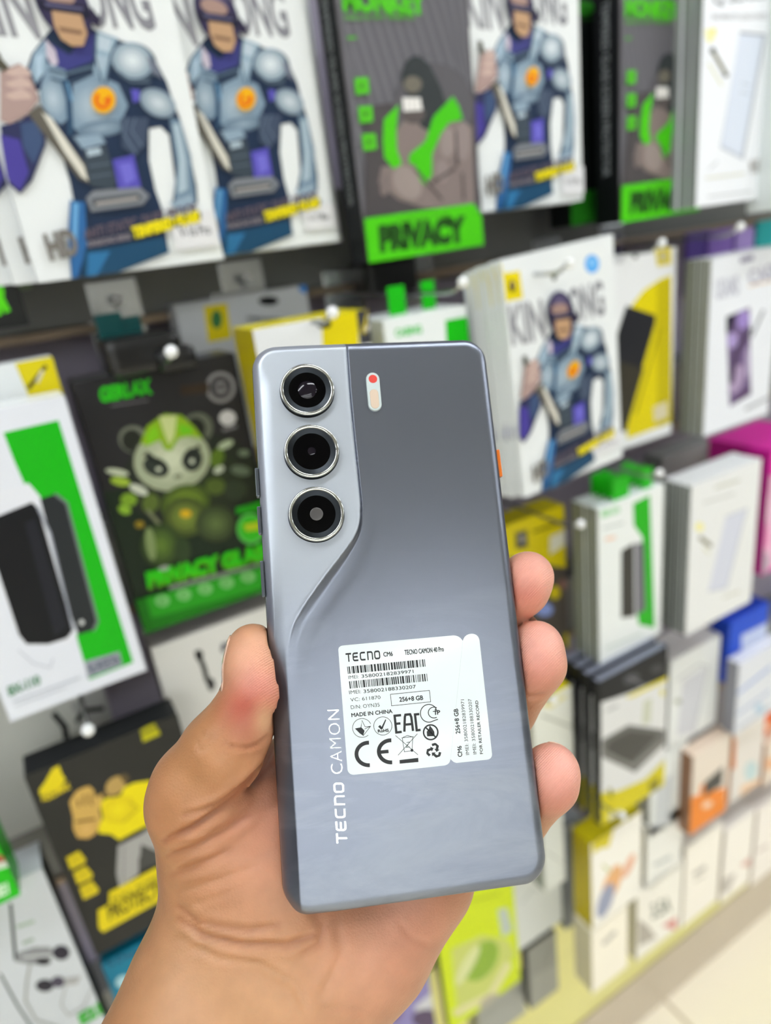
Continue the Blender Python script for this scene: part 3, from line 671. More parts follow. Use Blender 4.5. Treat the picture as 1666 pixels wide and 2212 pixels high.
# nails: thin curved plates lying on the field of the hand
M_NAIL = mat('nail', '#e2b9a0', .2, coat=.7)
def field(p):
    i = [(p[0]-gx[0])/H_RES, (p[1]-gy[0])/H_RES, (p[2]-gz[0])/H_RES]; b = [int(max(0, min(s-2, math.floor(v)))) for v, s in zip(i, hand_field.shape)]; f = [v-c for v, c in zip(i, b)]
    s = 0
    for dx in (0, 1):
        for dy in (0, 1):
            for dz in (0, 1): s += hand_field[b[0]+dx, b[1]+dy, b[2]+dz]*(f[0] if dx else 1-f[0])*(f[1] if dy else 1-f[1])*(f[2] if dz else 1-f[2])
    return s
def nail(c, axis, out, ln, wd, r0):
    axis = axis/np.linalg.norm(axis); out = out-axis*(out @ axis); out = out/np.linalg.norm(out); sd = np.cross(axis, out)
    nu, nv = 13, 15; top = []; 
    for i in range(nu):
        for j in range(nv):
            u = -1+2*i/(nu-1); v = -1+2*j/(nv-1)
            ang = v*wd/r0*(1 if u > -.5 else .96); k = 1-.12*max(0, abs(v)-.5)*max(0, u)
            d = out*math.cos(ang)+sd*math.sin(ang); o = c+axis*(u*ln*k*(1-.10*v*v*(1 if u > 0 else -1)))
            t = r0*1.6
            while t > 1 and field(o+d*t) > 0: t -= .15
            top.append(o+d*(t+.12+(.25 if u > .8 else 0)))
    top = np.array(top); cen = c[None, :]; inn = top-(top-cen)/np.linalg.norm(top-cen, axis=1)[:, None]*.5
    V = np.concatenate([top, inn])*MM; n = nu*nv; F = []
    for i in range(nu-1):
        for j in range(nv-1):
            a = i*nv+j; F.append((a, a+1, a+nv+1, a+nv)); F.append((n+a, n+a+nv, n+a+nv+1, n+a+1))
    rimi = [j for j in range(nv)]+[i*nv+nv-1 for i in range(1, nu)]+[(nu-1)*nv+j for j in range(nv-2, -1, -1)]+[i*nv for i in range(nu-2, 0, -1)]
    for a, b in zip(rimi, rimi[1:]+rimi[:1]): F.append((a, n+a, n+b, b))
    return mesh_obj('nail', V, F, M_NAIL, person, smooth=True)
nail(J(546, 1425, -5.3), J(548, 1400, -5.3)-J(552, 1500, -5), np.array([-1, 0, -.12]), 7.6, 5.2, 8.5)
nail(J(1141, 1240, -7), J(1141, 1246, -7)-J(1105, 1305, -13), np.array([.45, .75, -1.0]), 5.5, 5.6, 8.5)
nail(J(1162, 1392, -7), J(1160, 1398, -7)-J(1120, 1480, -14), np.array([.6, .5, -1.1]), 5.5, 5.8, 8.8)
nail(J(1194, 1658, -7), J(1192, 1666, -7)-J(1150, 1725, -14), np.array([.6, .6, -1.1]), 5.2, 5.4, 8.6)
# ------------------------------------------------------------------ boxes on the display wall
class Face:                                          # a box front: corner, size, tilt, in the plane y = Y
    def __init__(s, X0, Z0, w, h, Y, roll=0): s.X0, s.Z0, s.w, s.h, s.Y, s.roll = X0, Z0, w, h, Y, roll
    def n(s, px, py):
        p = at(px, py, s.Y); dx, dz = p[0]-s.X0, p[2]-s.Z0; c, q = math.cos(s.roll), math.sin(s.roll)
        return ((dx*c+dz*q)/s.w, (-dx*q+dz*c)/s.h)
def face_px(BL, BR, TL, Y, w=None, h=None, roll=None):
    a, b, c = at(*BL, Y), at(*BR, Y), at(*TL, Y)
    if roll is None: roll = 0
    return Face(a[0], a[2], w or float(b[0]-a[0]), h or float(c[2]-a[2]), Y, roll)
def face_w(X0, Z0, w, h, Y, roll=0): return Face(X0, CZ+Z0, w, h, Y, roll)
M_TAB = {}
def make_box(name, label, cat, F, t, side, top=None, art=None, group=None, front=None, tab=None, back_of=None, m=None, price=None, bev=.0012):
    o = thing(name, label, cat, (F.X0, F.Y, F.Z0), group); o.rotation_euler = (0, -F.roll, 0)
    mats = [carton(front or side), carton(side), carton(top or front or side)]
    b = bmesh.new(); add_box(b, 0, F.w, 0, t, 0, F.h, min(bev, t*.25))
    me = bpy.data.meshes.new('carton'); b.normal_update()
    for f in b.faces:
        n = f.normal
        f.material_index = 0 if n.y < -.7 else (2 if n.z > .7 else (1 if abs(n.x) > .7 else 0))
    b.to_mesh(me); b.free()
    for x in mats: me.materials.append(x)
    c = bpy.data.objects.new('carton', me); C.objects.link(c); c.parent = o
    if art:
        art.it.insert(0, ([(0.004, 0.002), (.996, .002), (.996, .998), (.004, .998)], lin(front or side), 0)) if not getattr(art, 'based', 0) else None; art.based = 1
        art.build('printed_front', o, F.w, F.h, m=m)
    if tab:
        for k, (u0, u1) in enumerate(tab[1]):
            b = bmesh.new(); add_box(b, u0*F.w, u1*F.w, t*.35, t*.35+.0012, F.h-.001, F.h+.022, .0004); obj('hang_tab', b, carton(tab[0]), o)
    if price:
        (u0, v0, u1, v1, txt) = price
        A = Art(); A.poly([(0, 0), (1, 0), (1, 1), (0, 1)], '#dcdcdf'); A.text(txt, (.15, .35), (.85, .35), (.15, .62), '#55555c', .02)
        q = A.build('price_label', o, (u1-u0)*F.w, (v1-v0)*F.h, y=-.0012-.0008 if art else -.0004); q.location = (u0*F.w, 0, v0*F.h)
    return o
def clone(o, dx, dy, dz=0, label=None):
    r = o.copy(); C.objects.link(r); r.location = (o.location.x+dx, o.location.y+dy, o.location.z+dz)
    if label: r['label'] = label
    for ch in list(o.children):
        c = ch.copy(); C.objects.link(c); c.parent = r
    return r
ORD = ['second', 'third', 'fourth', 'fifth', 'sixth']
def stack(o, n, what, dx, dy, dz=0, jit=.0006):
    for k in range(n):
        clone(o, dx*(k+1)+random.uniform(-jit, jit), dy*(k+1), dz*(k+1)+random.uniform(-jit, jit), '%s, %s in its stack' % (what, ORD[k]))

W_, K_, Y_, G_ = '#e3e7e8', '#17191a', '#e2cf10', '#22b40e'
# --- print of an armoured, masked figure; traced from two boxes of the same kind
KK1 = face_w(.0345, .0055, .122, .2, .5); KK2 = face_px((1132, 1076), (1350, 1000), (1066, 579), .44, w=.122, h=.2, roll=.055)
n1 = lambda x, y: KK1.n(x/2.192, y/2.192)
n2 = lambda x, y: KK2.n(1000+x/3.332, 480+y/3.332)
A = Art(n2); kk = A
A.poly([(210, 300), (1010, 130), (1180, 1720), (450, 2000)], W_)
A.poly([(160, 320), (275, 300), (285, 372), (175, 400)], Y_); A.poly([(285, 368), (408, 350), (432, 548), (310, 572)], Y_)
A.ell(355, 460, 24, 44, '#4a3c18'); A.ell(360, 450, 10, 20, '#b3a07a')
A.ell(928, 300, 52, 66, '#57a8ee'); A.ell(925, 290, 22, 26, '#8cc6f5')
A.ell(655, 395, 17, 26, '#4b4f40')
A.text('KIN', (352, 880), (600, 830), (318, 610), '#8f8f96', .03); A.text('ONG', (770, 720), (1022, 655), (750, 490), '#86868e', .03)
A.sub(n1)
NV, AR, AL, SH = '#20304a', '#7f95a8', '#b3c2cd', '#3c4f62'
A.poly([(215, 170), (150, 255), (125, 330), (130, 430), (190, 430), (205, 510), (255, 640), (300, 760), (330, 860), (350, 960), (320, 1100), (345, 1345), (430, 1335), (560, 1290), (800, 1195), (770, 1000), (735, 900), (705, 760), (705, 610), (760, 600), (800, 640), (830, 860), (815, 960), (850, 1000), (935, 960), (930, 880), (890, 700), (850, 560), (815, 470), (790, 390), (730, 280), (640, 215), (560, 190), (460, 150), (400, 110), (250, 130)], NV)
A.poly([(210, 190), (330, 262), (400, 165), (450, 155), (440, 290), (315, 335), (235, 300)], '#3b3d7c')
A.poly([(215, 185), (262, 240), (275, 300), (250, 320), (205, 240)], '#c0b6c4')
A.poly([(160, 250), (215, 190), (222, 330), (170, 400), (140, 330)], '#8aa2b6'); A.poly([(165, 270), (205, 250), (200, 350), (170, 380)], '#a9bfd0')
A.poly([(225, 300), (310, 335), (320, 420), (325, 560), (290, 590), (235, 560), (200, 460), (195, 400)], AR)
A.blob(250, 470, 60, 95, AL, AR, -15)
A.poly([(345, 400), (450, 350), (560, 400), (605, 500), (560, 610), (420, 650), (335, 600)], AR)
A.blob(440, 500, 110, 110, '#b1c0cb', AR, 20); A.blob(480, 610, 120, 40, '#8fa2b2', '#5f7487', -8)
A.line([(230, 330), (315, 352), (430, 320), (500, 345)], 14, '#55697c'); A.line([(240, 372), (316, 396), (440, 350)], 9, SH)
A.line([(300, 380), (325, 470), (335, 640)], 26, '#2d4a66'); A.line([(318, 390), (340, 480)], 10, '#6f9cc0')
A.poly([(452, 148), (560, 185), (500, 395), (440, 345), (455, 250)], '#8ea5b7'); A.poly([(465, 165), (530, 190), (515, 250), (462, 235)], AL); A.poly([(460, 262), (510, 275), (490, 340), (452, 320)], '#a3b5c3')
A.line([(455, 150), (445, 260), (480, 390)], 8, SH); A.line([(560, 190), (525, 260), (500, 400)], 10, SH)
A.ell(635, 300, 108, 92, '#3d4c5c', rot=25); A.blob(625, 290, 100, 84, '#dde5e8', '#7d92a3', 25); A.line([(560, 345), (620, 390), (710, 392)], 10, '#59697a')
A.poly([(690, 265), (740, 300), (770, 380), (720, 350)], '#6b7180')
A.poly([(618, 425), (660, 430), (655, 480), (630, 490)], '#5a54b4')
A.blob(745, 490, 92, 62, '#c7d1d6', '#76899a', 30); A.poly([(800, 560), (850, 570), (900, 740), (925, 960), (850, 990), (822, 930), (835, 800)], '#6d8498')
A.poly([(815, 590), (845, 590), (880, 760), (885, 900), (840, 920), (845, 760)], '#a6b8c4'); A.poly([(800, 960), (900, 920), (920, 965), (850, 1010)], '#8fa3b4')
A.poly([(570, 560), (700, 560), (690, 680), (640, 740), (575, 700)], '#3e4a60'); A.line([(600, 560), (585, 640), (640, 730)], 6, '#66778a'); A.line([(640, 560), (620, 620), (675, 700)], 5, '#66778a')
A.poly([(345, 650), (470, 640), (500, 680), (390, 710)], '#8ba0b2'); A.poly([(395, 705), (500, 690), (550, 860), (535, 900), (430, 885), (400, 800)], '#3a4550'); A.poly([(405, 712), (470, 700), (480, 730), (415, 745)], '#a8b8c4')
A.line([(420, 790), (520, 775)], 6, '#5d6b78'); A.line([(425, 840), (530, 825)], 6, '#5d6b78')
A.poly([(530, 760), (630, 735), (665, 885), (560, 905)], '#5650b0'); A.poly([(560, 780), (620, 770), (640, 850), (590, 880)], '#6f69c8')
A.poly([(0, 600), (95, 575), (190, 500), (215, 560), (215, 690), (150, 860), (95, 920), (0, 880)], '#2b2f55'); A.poly([(0, 640), (92, 665), (135, 820), (95, 905), (20, 850)], '#473d93'); A.poly([(95, 590), (180, 570), (205, 680), (160, 780), (110, 700)], '#3c4f73')
A.poly([(330, 950), (400, 960), (410, 1160), (375, 1340), (345, 1345), (320, 1100)], '#2d649c'); A.poly([(345, 960), (370, 965), (360, 1200), (340, 1180)], '#6aa4d2')
A.poly([(395, 1190), (560, 1165), (770, 1120), (800, 1195), (560, 1290), (395, 1335)], '#1c4766'); A.poly([(415, 1200), (520, 1190), (460, 1310), (415, 1320)], '#2e6f9e')
A.poly([(0, 340), (90, 305), (130, 340), (165, 420), (185, 475), (130, 545), (45, 592), (0, 575)], '#a88f8a')
for yy in (335, 390, 445): A.poly([(20, yy+12), (100, yy-22), (140, yy+4), (150, yy+26), (60, yy+32)], '#c4aba2')
A.line([(-10, 290), (30, 335)], 34, '#5d5648')
A.poly([(130, 540), (190, 500), (400, 780), (422, 872), (372, 850), (290, 750)], '#5e5a52'); A.poly([(195, 535), (240, 560), (395, 790), (415, 860), (385, 840), (300, 720)], '#d4d1c6')
A.ell(487, 478, 58, 63, '#e7ab0e'); A.line(arc(484, 478, 30, 34, -30, 230), 16, '#dc4d12'); A.line([(484, 478), (512, 482), (506, 505)], 12, '#dc4d12')
A.poly([(405, 940), (440, 905), (660, 888), (705, 930), (672, 972), (430, 1005)], '#7b7f86'); A.poly([(430, 945), (650, 918), (672, 940), (650, 958), (440, 985)], '#4b4e55'); A.line([(450, 968), (650, 940)], 14, '#a8a4a0')
A.text('HD', (235, 1230), (378, 1196), (200, 1120), '#77736e', .06); A.text('ANTI STATIC, DUST-PROOF', (398, 1135), (930, 1010), (390, 1090), '#605560', .04)
A.text('KINGKONG SERIES', (415, 1172), (620, 1132), (410, 1145), '#8a8288', .03)
A.poly([(615, 1078), (945, 1005), (948, 1040), (630, 1130)], '#47471c'); A.text('TEMPERED GLASS', (628, 1128), (944, 1046), (620, 1082), '#e6d60c', .08)
A.sub(n2)                                            # hooded head, plain
A.ell(690, 660, 98, 165, '#35304e', rot=-6); A.blob(680, 580, 70, 80, '#6c6384', '#3a3554', -8); A.ell(680, 625, 60, 40, '#a3867c', rot=-8)
A.poly([(602, 670), (780, 640), (785, 690), (760, 705), (610, 712)], '#1d1c30'); A.poly([(625, 675), (765, 655), (760, 668), (630, 690)], '#5a5878')
A.poly([(648, 705), (752, 690), (762, 770), (742, 830), (700, 845), (665, 825), (648, 770)], '#b89472'); A.poly([(662, 770), (748, 762), (740, 782), (668, 790)], '#7d5f4a'); A.poly([(790, 640), (820, 690), (800, 730), (780, 710)], '#2c2740')
A.line([(425, 960), (440, 1030)], 30, '#4f4c40')
def masked_box(name_label, F, behind=0, what='', dx=0, dy=.013, dz=0, t=.012, price=(.80, .07, 1.0, .155, 'V-Pro Max'), art=None):
    o = make_box('screen_protector_box', name_label, 'box', F, t, '#dfe3e4', art=art or kk, group='white boxes with a masked armoured figure', front=W_, price=price)
    if behind: stack(o, behind, what, dx, dy, dz)
    return o
masked_box('white box with masked armoured figure, leftmost of the top row', KK1, 2, 'white figure box at the far left of the top row', -.013, .014, .001, price=(.735, .045, .985, .16, 'V-16 Pro'))
masked_box('white box with masked armoured figure, second from left in the top row', face_w(.134, .008, .122, .2, .519), 3, 'white figure box second from left in the top row', .0085, .014, 0, price=(.78, .05, .99, .14, 'V-17 Max'))
masked_box('white box with masked armoured figure, between the two grey PRIVACY boxes', face_w(.383, .016, .122, .2, .505), 1, 'white figure box between the two PRIVACY boxes', .004, .016, 0, price=(.78, .03, 1.0, .14, 'V-15 Pro'))
masked_box('white box with masked armoured figure, hanging right of the phone', KK2, 5, 'white figure box right of the phone', -.0012, .0075, -.0015, t=.006, price=(.66, .065, .97, .135, 'V-14 Pro'))

# --- grey and green PRIVACY boxes
PV = face_w(.270, -.011, .115, .212, .5)
np_ = lambda x, y: PV.n(700+x/2.777, y/2.777)
def privacy_art():
    A = Art(np_)
    A.poly([(40, -300), (830, -300), (930, 1300), (230, 1310)], '#6b6a70')
    for k in range(-6, 17):                          # diagonal rows of small letters
        A.line([(60+k*62, -80), (330+k*62, 780), (430+k*62, 1290)], 13, '#77757c')
        A.line([(88+k*62, -80), (358+k*62, 780), (458+k*62, 1290)], 6, '#5c5b61')
    A.poly([(240, 640), (900, 560), (915, 1250), (240, 1300)], '#4e4a4c')
    A.ell(650, 640, 240, 260, '#5b595e')
    A.text('MONKEY', (108, 62), (612, 82), (95, -60), '#4fbf1c', .07); A.text('HELLO! MY FRIEND', (118, 122), (540, 118), (114, 98), '#58a83a', .03)
    A.line([(135, 232), (188, 230)], 16, '#4fae2a')
    A.poly([(420, 1000), (430, 780), (500, 690), (640, 660), (790, 730), (880, 760), (900, 1240), (600, 1250), (440, 1200), (320, 1100), (340, 1000)], '#837673')
    A.ell(545, 470, 85, 130, '#32383a'); A.poly([(460, 440), (480, 380), (620, 380), (690, 520), (730, 640), (640, 800), (570, 760)], '#34393b')
    A.ell(525, 510, 55, 50, '#6f6a60'); A.ell(530, 690, 70, 55, '#5a5352'); A.poly([(462, 590), (570, 590), (582, 665), (470, 672)], '#e9e7e4')
    A.line([(490, 600), (490, 665)], 4, '#9d9a98'); A.line([(520, 600), (520, 665)], 4, '#9d9a98'); A.line([(550, 600), (550, 665)], 4, '#9d9a98')
    A.poly([(352, 720), (440, 630), (425, 780), (430, 900), (460, 985), (410, 1015), (355, 950), (345, 850)], '#4cc414')
    A.poly([(765, 582), (800, 640), (825, 720), (740, 740), (690, 810), (640, 930), (640, 1050), (600, 1110), (560, 1080), (545, 1000), (500, 975), (505, 930), (600, 850), (650, 700)], '#46c012')
    A.ell(735, 860, 45, 90, '#958885', rot=5); A.ell(825, 850, 45, 120, '#8f8280'); A.line([(780, 790), (790, 1000)], 16, '#544b4b'); A.ell(700, 1030, 40, 70, '#8f8280'); A.line([(640, 1100), (780, 1010)], 20, '#5a504f')
    A.ell(490, 1100, 80, 110, '#978a86', rot=-30); A.line([(540, 1020), (700, 1200)], 16, '#5a5150'); A.ell(360, 1110, 30, 70, '#7d716f', rot=10); A.line([(820, 1040), (830, 1200)], 12, '#564d4d')
    for (x, y) in ((218, 520), (240, 690), (262, 855)): A.poly([(x-44, y-46), (x+38, y-52), (x+46, y+44), (x-34, y+54)], '#53c022'); A.ell(x, y, 12, 18, '#3d6e28')
    A.poly([(232, 1312), (890, 1222), (935, 1300), (948, 1470), (262, 1592)], '#4cc713'); A.text('ANTI-SPY FILM', (430, 1345), (740, 1305), (425, 1315), '#49a61e', .03)
    A.text('PRIVACY', (325, 1500), (850, 1438), (315, 1370), '#24501a', .09)
    return A
pvA = privacy_art()
def spine_text(o, t, F, txt):                        # small lettering running down the left side
    A = Art(); A.text(txt, (.35, .86), (.35, .2), (.62, .86), '#8a8f90', .02)
    q = A.build('printed_side', o, t, F.h, clip=True); q.rotation_euler = (0, 0, -PI/2); q.location = (-.0001, t, 0); return q
o = make_box('screen_protector_box', 'grey and green PRIVACY box beside the second masked-figure box', 'box', PV, .027, '#14171a', art=pvA, group='grey and green privacy boxes', front='#4e4a4c', price=(.60, .90, .79, .995, 'Spark')); spine_text(o, .027, PV, 'TEMPERED GLASS SCREEN PROTECTOR')
P2 = face_px((1338, 482), (1437, 463), (1338, 0), .5, w=.115, h=.212)
o = make_box('screen_protector_box', 'grey and green PRIVACY box beside the tall white box at upper right', 'box', P2, .03, '#0d1110', art=pvA, group='grey and green privacy boxes', front='#4e4a4c'); spine_text(o, .03, P2, 'TEMPERED GLASS SCREEN PROTECTOR')
F = face_px((1234, 490), (1330, 470), (1234, 0), .545, w=.11, h=.2)
A = Art(F.n); A.ell(1262, 18, 24, 14, '#2d8a1c'); A.ell(1262, 18, 6, 5, '#124010'); A.line([(1242, 42), (1290, 40)], 6, '#1b4a14'); A.poly([(1234, 420), (1300, 405), (1300, 475), (1234, 492)], '#1d6a14')
make_box('screen_protector_box', 'black box with green emblem behind the white figure box', 'box', F, .03, '#0c100f', art=A, front='#0e1211')

# --- tall white quick-paste box, upper right, with two more behind
F = face_px((1503, 448), (1655, 425), (1513, 107), .47, w=.110, h=.205); nq = lambda x, y: F.n(1220+x/3.735, y/3.735)
A = Art(nq); A.poly([(1050, -500), (1700, -500), (1640, 1620), (1050, 1690)], '#eef1f7')
A.text('Q SERIES', (1200, 40), (1640, -20), (1190, -60), '#8d9096', .03); A.text('ONE MINUTE QUICK PASTE', (1180, 160), (1640, 155), (1176, 115), '#a3a4a8', .02)
A.poly([(1125, 240), (1215, 225), (1220, 290), (1180, 345), (1140, 320)], '#f1ecb4'); A.ell(1202, 250, 13, 24, '#e6df35'); A.ell(1165, 330, 14, 14, '#ece590')
A.line([(1192, 410), (1300, 605)], 30, '#6a653c'); A.ell(1192, 410, 22, 26, '#33352c'); A.ell(1298, 605, 20, 20, '#3a3b30'); A.line([(1155, 510), (1265, 690)], 12, '#dcdaa8')
A.poly([(1412, 262), (1618, 282), (1435, 1290), (1250, 1195)], '#c3cad6'); A.poly([(1405, 280), (1590, 298), (1420, 1255), (1262, 1175)], '#d9e1f0'); A.line([(1412, 262), (1618, 282)], 10, '#6f747c'); A.line([(1618, 282), (1435, 1290)], 8, '#9a9fa6')
A.line([(1418, 675), (1500, 690)], 8, '#aab1bd'); A.line([(1408, 745), (1490, 760)], 8, '#aab1bd')
A.line([(1160, 1370), (1230, 1300)], 10, '#c2c5c8'); A.text('9H HD', (1490, 1400), (1575, 1385), (1485, 1300), '#a9a6a2', .04); A.line([(1150, 1590), (1500, 1545)], 10, '#b8babd'); A.line([(1130, 1440), (1450, 1400)], 14, '#dcdcc8')
qpA = A
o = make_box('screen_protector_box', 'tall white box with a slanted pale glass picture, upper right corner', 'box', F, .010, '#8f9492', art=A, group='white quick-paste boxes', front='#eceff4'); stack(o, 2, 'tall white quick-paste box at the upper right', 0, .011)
F = face_px((1672, 455), (1760, 440), (1672, 0), .45, w=.11, h=.2)
A = Art(); A.poly([(0, .3), (.3, .3), (.3, .55), (0, .55)], '#8fd6cf'); A.ell(.03, .62, .03, .02, '#e08a70')
make_box('screen_protector_box', 'white and teal box cut by the right edge beside the tall white box', 'box', F, .03, '#dfe6e6', art=A)

# --- upper left corner
F = face_px((-120, 730), (62, 690), (-120, 300), .53, h=.19)
A = Art(F.n); A.text('R', (-6, 676), (22, 664), (-14, 620), '#5ae00c', .09); A.line([(-10, 596), (34, 584)], 8, '#63d017')
make_box('screen_protector_box', 'black box with green letter R at the left edge', 'box', F, .03, '#101310', art=A, front='#1e201f', top='#63c81a')
F = face_px((-60, 640), (64, 600), (-60, 300), .56, h=.16)
make_box('screen_protector_box', 'dull green box end behind the leftmost white figure boxes', 'box', F, .03, '#5f7a55', front='#7c9470')

# --- second row, left of the phone
F = face_px((-90, 1240), (150, 1180), (-90, 812), .5, w=.121, h=.19)
a = at(112, 770, .5); F.X0 = a[0]-F.w; F.Z0 = a[2]-F.h
A = Art(F.n); A.poly([(-100, 820), (110, 766), (150, 900), (160, 1000), (-100, 1000)], '#dfe3e3'); A.poly([(32, 785), (112, 766), (150, 880), (152, 1000), (100, 990), (60, 850)], '#d8c80e'); A.line([(60, 840), (100, 790)], 9, '#4c4420'); A.line([(80, 826), (92, 800)], 8, '#cfcab0')
make_box('phone_case_box', 'white box with a yellow picture corner behind the white and green box', 'box', F, .02, '#c9b80f', art=A, front='#dfe3e3')

F = face_px((25, 1561), (317, 1448), (25, 1000), .46, w=.0895, h=.2); F.Z0 = at(317, 1448, .46)[2]; F.X0 = at(317, 1448, .46)[0]-F.w
nc = lambda x, y: F.n(x/2.777, 1000+y/2.777)
A = Art(nc); A.poly([(-400, -500), (500, -500), (900, 1230), (60, 1560)], '#dde1ea')
A.poly([(20-0, -1440+1000+0), (350, -1480+990), (0, 0)], '#dde1ea')
A.poly([(20, 1040-1222), (350, 965-1222), (800, 1195), (535, 1300), (470, 1080), (340, 560), (90, 0)], '#14b010')
A.poly([(-30, 180), (170, 120), (240, 200), (470, 1010), (420, 1090), (260, 1080), (150, 1090), (100, 1020), (-60, 600)], '#dfe2ea')
A.poly([(240, 215), (330, 185), (390, 230), (580, 930), (570, 1000), (470, 1030), (420, 900)], '#262a2d'); A.line([(330, 185), (400, 240), (585, 950), (560, 1005)], 16, '#6f7a78'); A.ell(490, 955, 16, 16, '#c9cccb')
A.poly([(-40, 330), (190, 235), (230, 270), (440, 1000), (400, 1050), (290, 1085), (160, 1085), (115, 1030), (-60, 500)], '#101217'); A.poly([(150, 360), (210, 330), (400, 980), (330, 1040)], '#1e2028'); A.line([(225, 265), (300, 420), (440, 1000)], 14, '#9ba0ac')
A.poly([(505, 1190), (715, 1130), (735, 1210), (525, 1290)], '#9a9fab'); A.text('FULL PROTECTION', (535, 1262), (722, 1200), (522, 1212), '#4c5160', .04)
A.text('BX-110', (55, 1395), (245, 1320), (42, 1345), '#5f8f70', .05); A.line([(75, 1430), (480, 1285)], 8, '#b4b9c2'); A.line([(90, 1455), (390, 1345)], 6, '#c0c4cc'); A.line([(110, 1120), (200, 1200), (300, 1225), (320, 1170)], 7, '#b9bdc8')
make_box('phone_case_box', 'white and green box with two black phones at the left edge', 'box', F, .032, '#c9ccd2', art=A, front='#dde1ea', top='#e8ecec')

F = face_w(.0365, -.2515, .1135, .193, .5); nA = lambda x, y: F.n(x/2.777, 560+y/2.777); nB = lambda x, y: F.n(x/2.777, 1000+y/2.777)
A = Art(nA); A.poly([(500, 690), (1430, 560), (1700, 1700), (650, 1700)], '#28282a'); A.poly([(600, 1400), (1750, 1200), (1800, 2000), (760, 2200)], '#1b2a1c')
A.text('GERLAX', (600, 855), (915, 800), (590, 775), '#2bc417', .06); A.line([(665, 880), (890, 845)], 9, '#6d6a70')
A.line(arc(1323, 768, 78, 82), 22, '#88878a', True); A.ell(1325, 768, 44, 44, '#77767a'); A.text('ANTI-SPY', (1285, 785), (1368, 775), (1283, 755), '#3e3d40', .06)
A.ell(1365, 952, 50, 46, '#c9c9cd'); A.line([(1335, 1025), (1420, 1000)], 18, '#7c7c82')
A.blob(1150, 1330, 420, 300, '#2e3c1e', '#222723', 0); A.poly([(1080, 760), (1250, 740), (1250, 800), (1085, 815)], '#352a20')
A.ell(800, 1080, 90, 82, '#6e7365', rot=20); A.ell(790, 1085, 62, 66, '#23261f'); A.ell(1185, 1010, 92, 92, '#5d6355'); A.ell(1170, 1015, 60, 66, '#1f221c')
A.ell(1030, 1190, 250, 205, '#2a2f26', rot=-10); A.blob(1030, 1200, 232, 190, '#c9d0b4', '#98a184', -10)
A.poly([(840, 1100), (880, 1000), (985, 925), (1090, 935), (1170, 1010), (1215, 1075), (1130, 1060), (1070, 1075), (1025, 1150), (985, 1140), (960, 1085), (880, 1120)], '#86ac1c'); A.poly([(950, 940), (1060, 935), (1045, 1060), (1015, 1120), (990, 1060)], '#c3cf8c'); A.poly([(870, 1060), (930, 985), (960, 1060), (890, 1110)], '#7ec41a'); A.poly([(1070, 985), (1150, 1010), (1150, 1045), (1080, 1050)], '#6bbf1a')
A.ell(935, 1245, 82, 56, '#2c332d', rot=25); A.ell(1152, 1200, 60, 72, '#272e28', rot=15); A.poly([(860, 1180), (1010, 1260), (1000, 1235), (880, 1150)], '#1c211d'); A.poly([(1085, 1225), (1205, 1130), (1190, 1110), (1090, 1195)], '#1c211d'); A.ell(950, 1258, 16, 12, '#cfd6c0'); A.ell(1150, 1210, 14, 16, '#c8cfba')
A.ell(1065, 1300, 26, 12, '#6a7058', rot=-12)
A.blob(1110, 1460, 150, 110, '#7f9c2a', '#38491e', -15); A.ell(830, 1380, 60, 26, '#c5cbb9', rot=25)
for (x, y, a, b, c, r) in ((720, 1330, 60, 26, '#9fbc3a', 10), (700, 1275, 70, 20, '#c3cbb0', 10), (770, 1440, 50, 40, '#7ba12a', 0), (745, 1500, 40, 26, '#8fbb36', 20), (1300, 1190, 40, 60, '#55701f', 20), (1350, 1110, 50, 22, '#aab89a', -25), (1310, 1260, 34, 20, '#b8c2ae', -30), (1440, 1265, 60, 30, '#5c6a58', 10), (1460, 1160, 34, 20, '#6c7a66', 0), (1290, 1360, 60, 50, '#4d5f26', 0), (1410, 1380, 70, 60, '#2f3a2a', 0), (900, 1460, 50, 60, '#55682a', 20)): A.ell(x, y, a, b, c, rot=r)
A.sub(nB); A.blob(1110, 320, 130, 120, '#7d8f38', '#34431f', 0); A.ell(1110, 300, 34, 24, '#d0a817'); A.blob(1290, 360, 120, 110, '#5e7240', '#2a3620', 0); A.ell(835, 365, 28, 22, '#8f7a20'); A.line([(880, 280), (960, 370)], 20, '#7a8060')
A.blob(960, 490, 120, 130, '#5d7a2c', '#24361d', 0); A.ell(900, 480, 30, 100, '#7d8f5c', rot=-8); A.ell(1090, 520, 50, 80, '#2c3f22')
A.poly([(1410, 265), (1570, 225), (1575, 280), (1415, 305)], '#219a18'); A.ell(1500, 390, 84, 92, '#5fc45a'); A.ell(1500, 390, 70, 76, '#33b81c'); A.poly([(1455, 365), (1560, 345), (1565, 395), (1470, 405)], '#b5c81e')
A.text('PRIVACY GLASS', (885, 745), (1640, 560), (870, 660), '#57a800', .09); A.text('PRIVACY GLASS', (882, 735), (1640, 548), (868, 655), '#25c40e', .05); A.line([(1010, 745), (1640, 585)], 22, '#8e958e'); A.line([(1010, 746), (1640, 586)], 5, '#3a423a'); A.ell(980, 625, 34, 14, '#9aa59a', rot=-12)
A.poly([(800, 820), (1700, 570), (1760, 830), (850, 1035)], '#14740c'); A.poly([(870, 800), (1700, 590), (1720, 700), (905, 925)], '#239a18')
for k in range(7): A.ell(970+k*128, 820-k*36, 42, 34, '#7cc274'); A.ell(966+k*128, 820-k*36, 14, 18, '#4b9c42')
make_box('screen_protector_box', 'black and green PRIVACY GLASS box with an angry pale face in a helmet', 'box', F, .036, '#070908', art=A, front='#28282a', top='#3a3b3e', bev=.002)

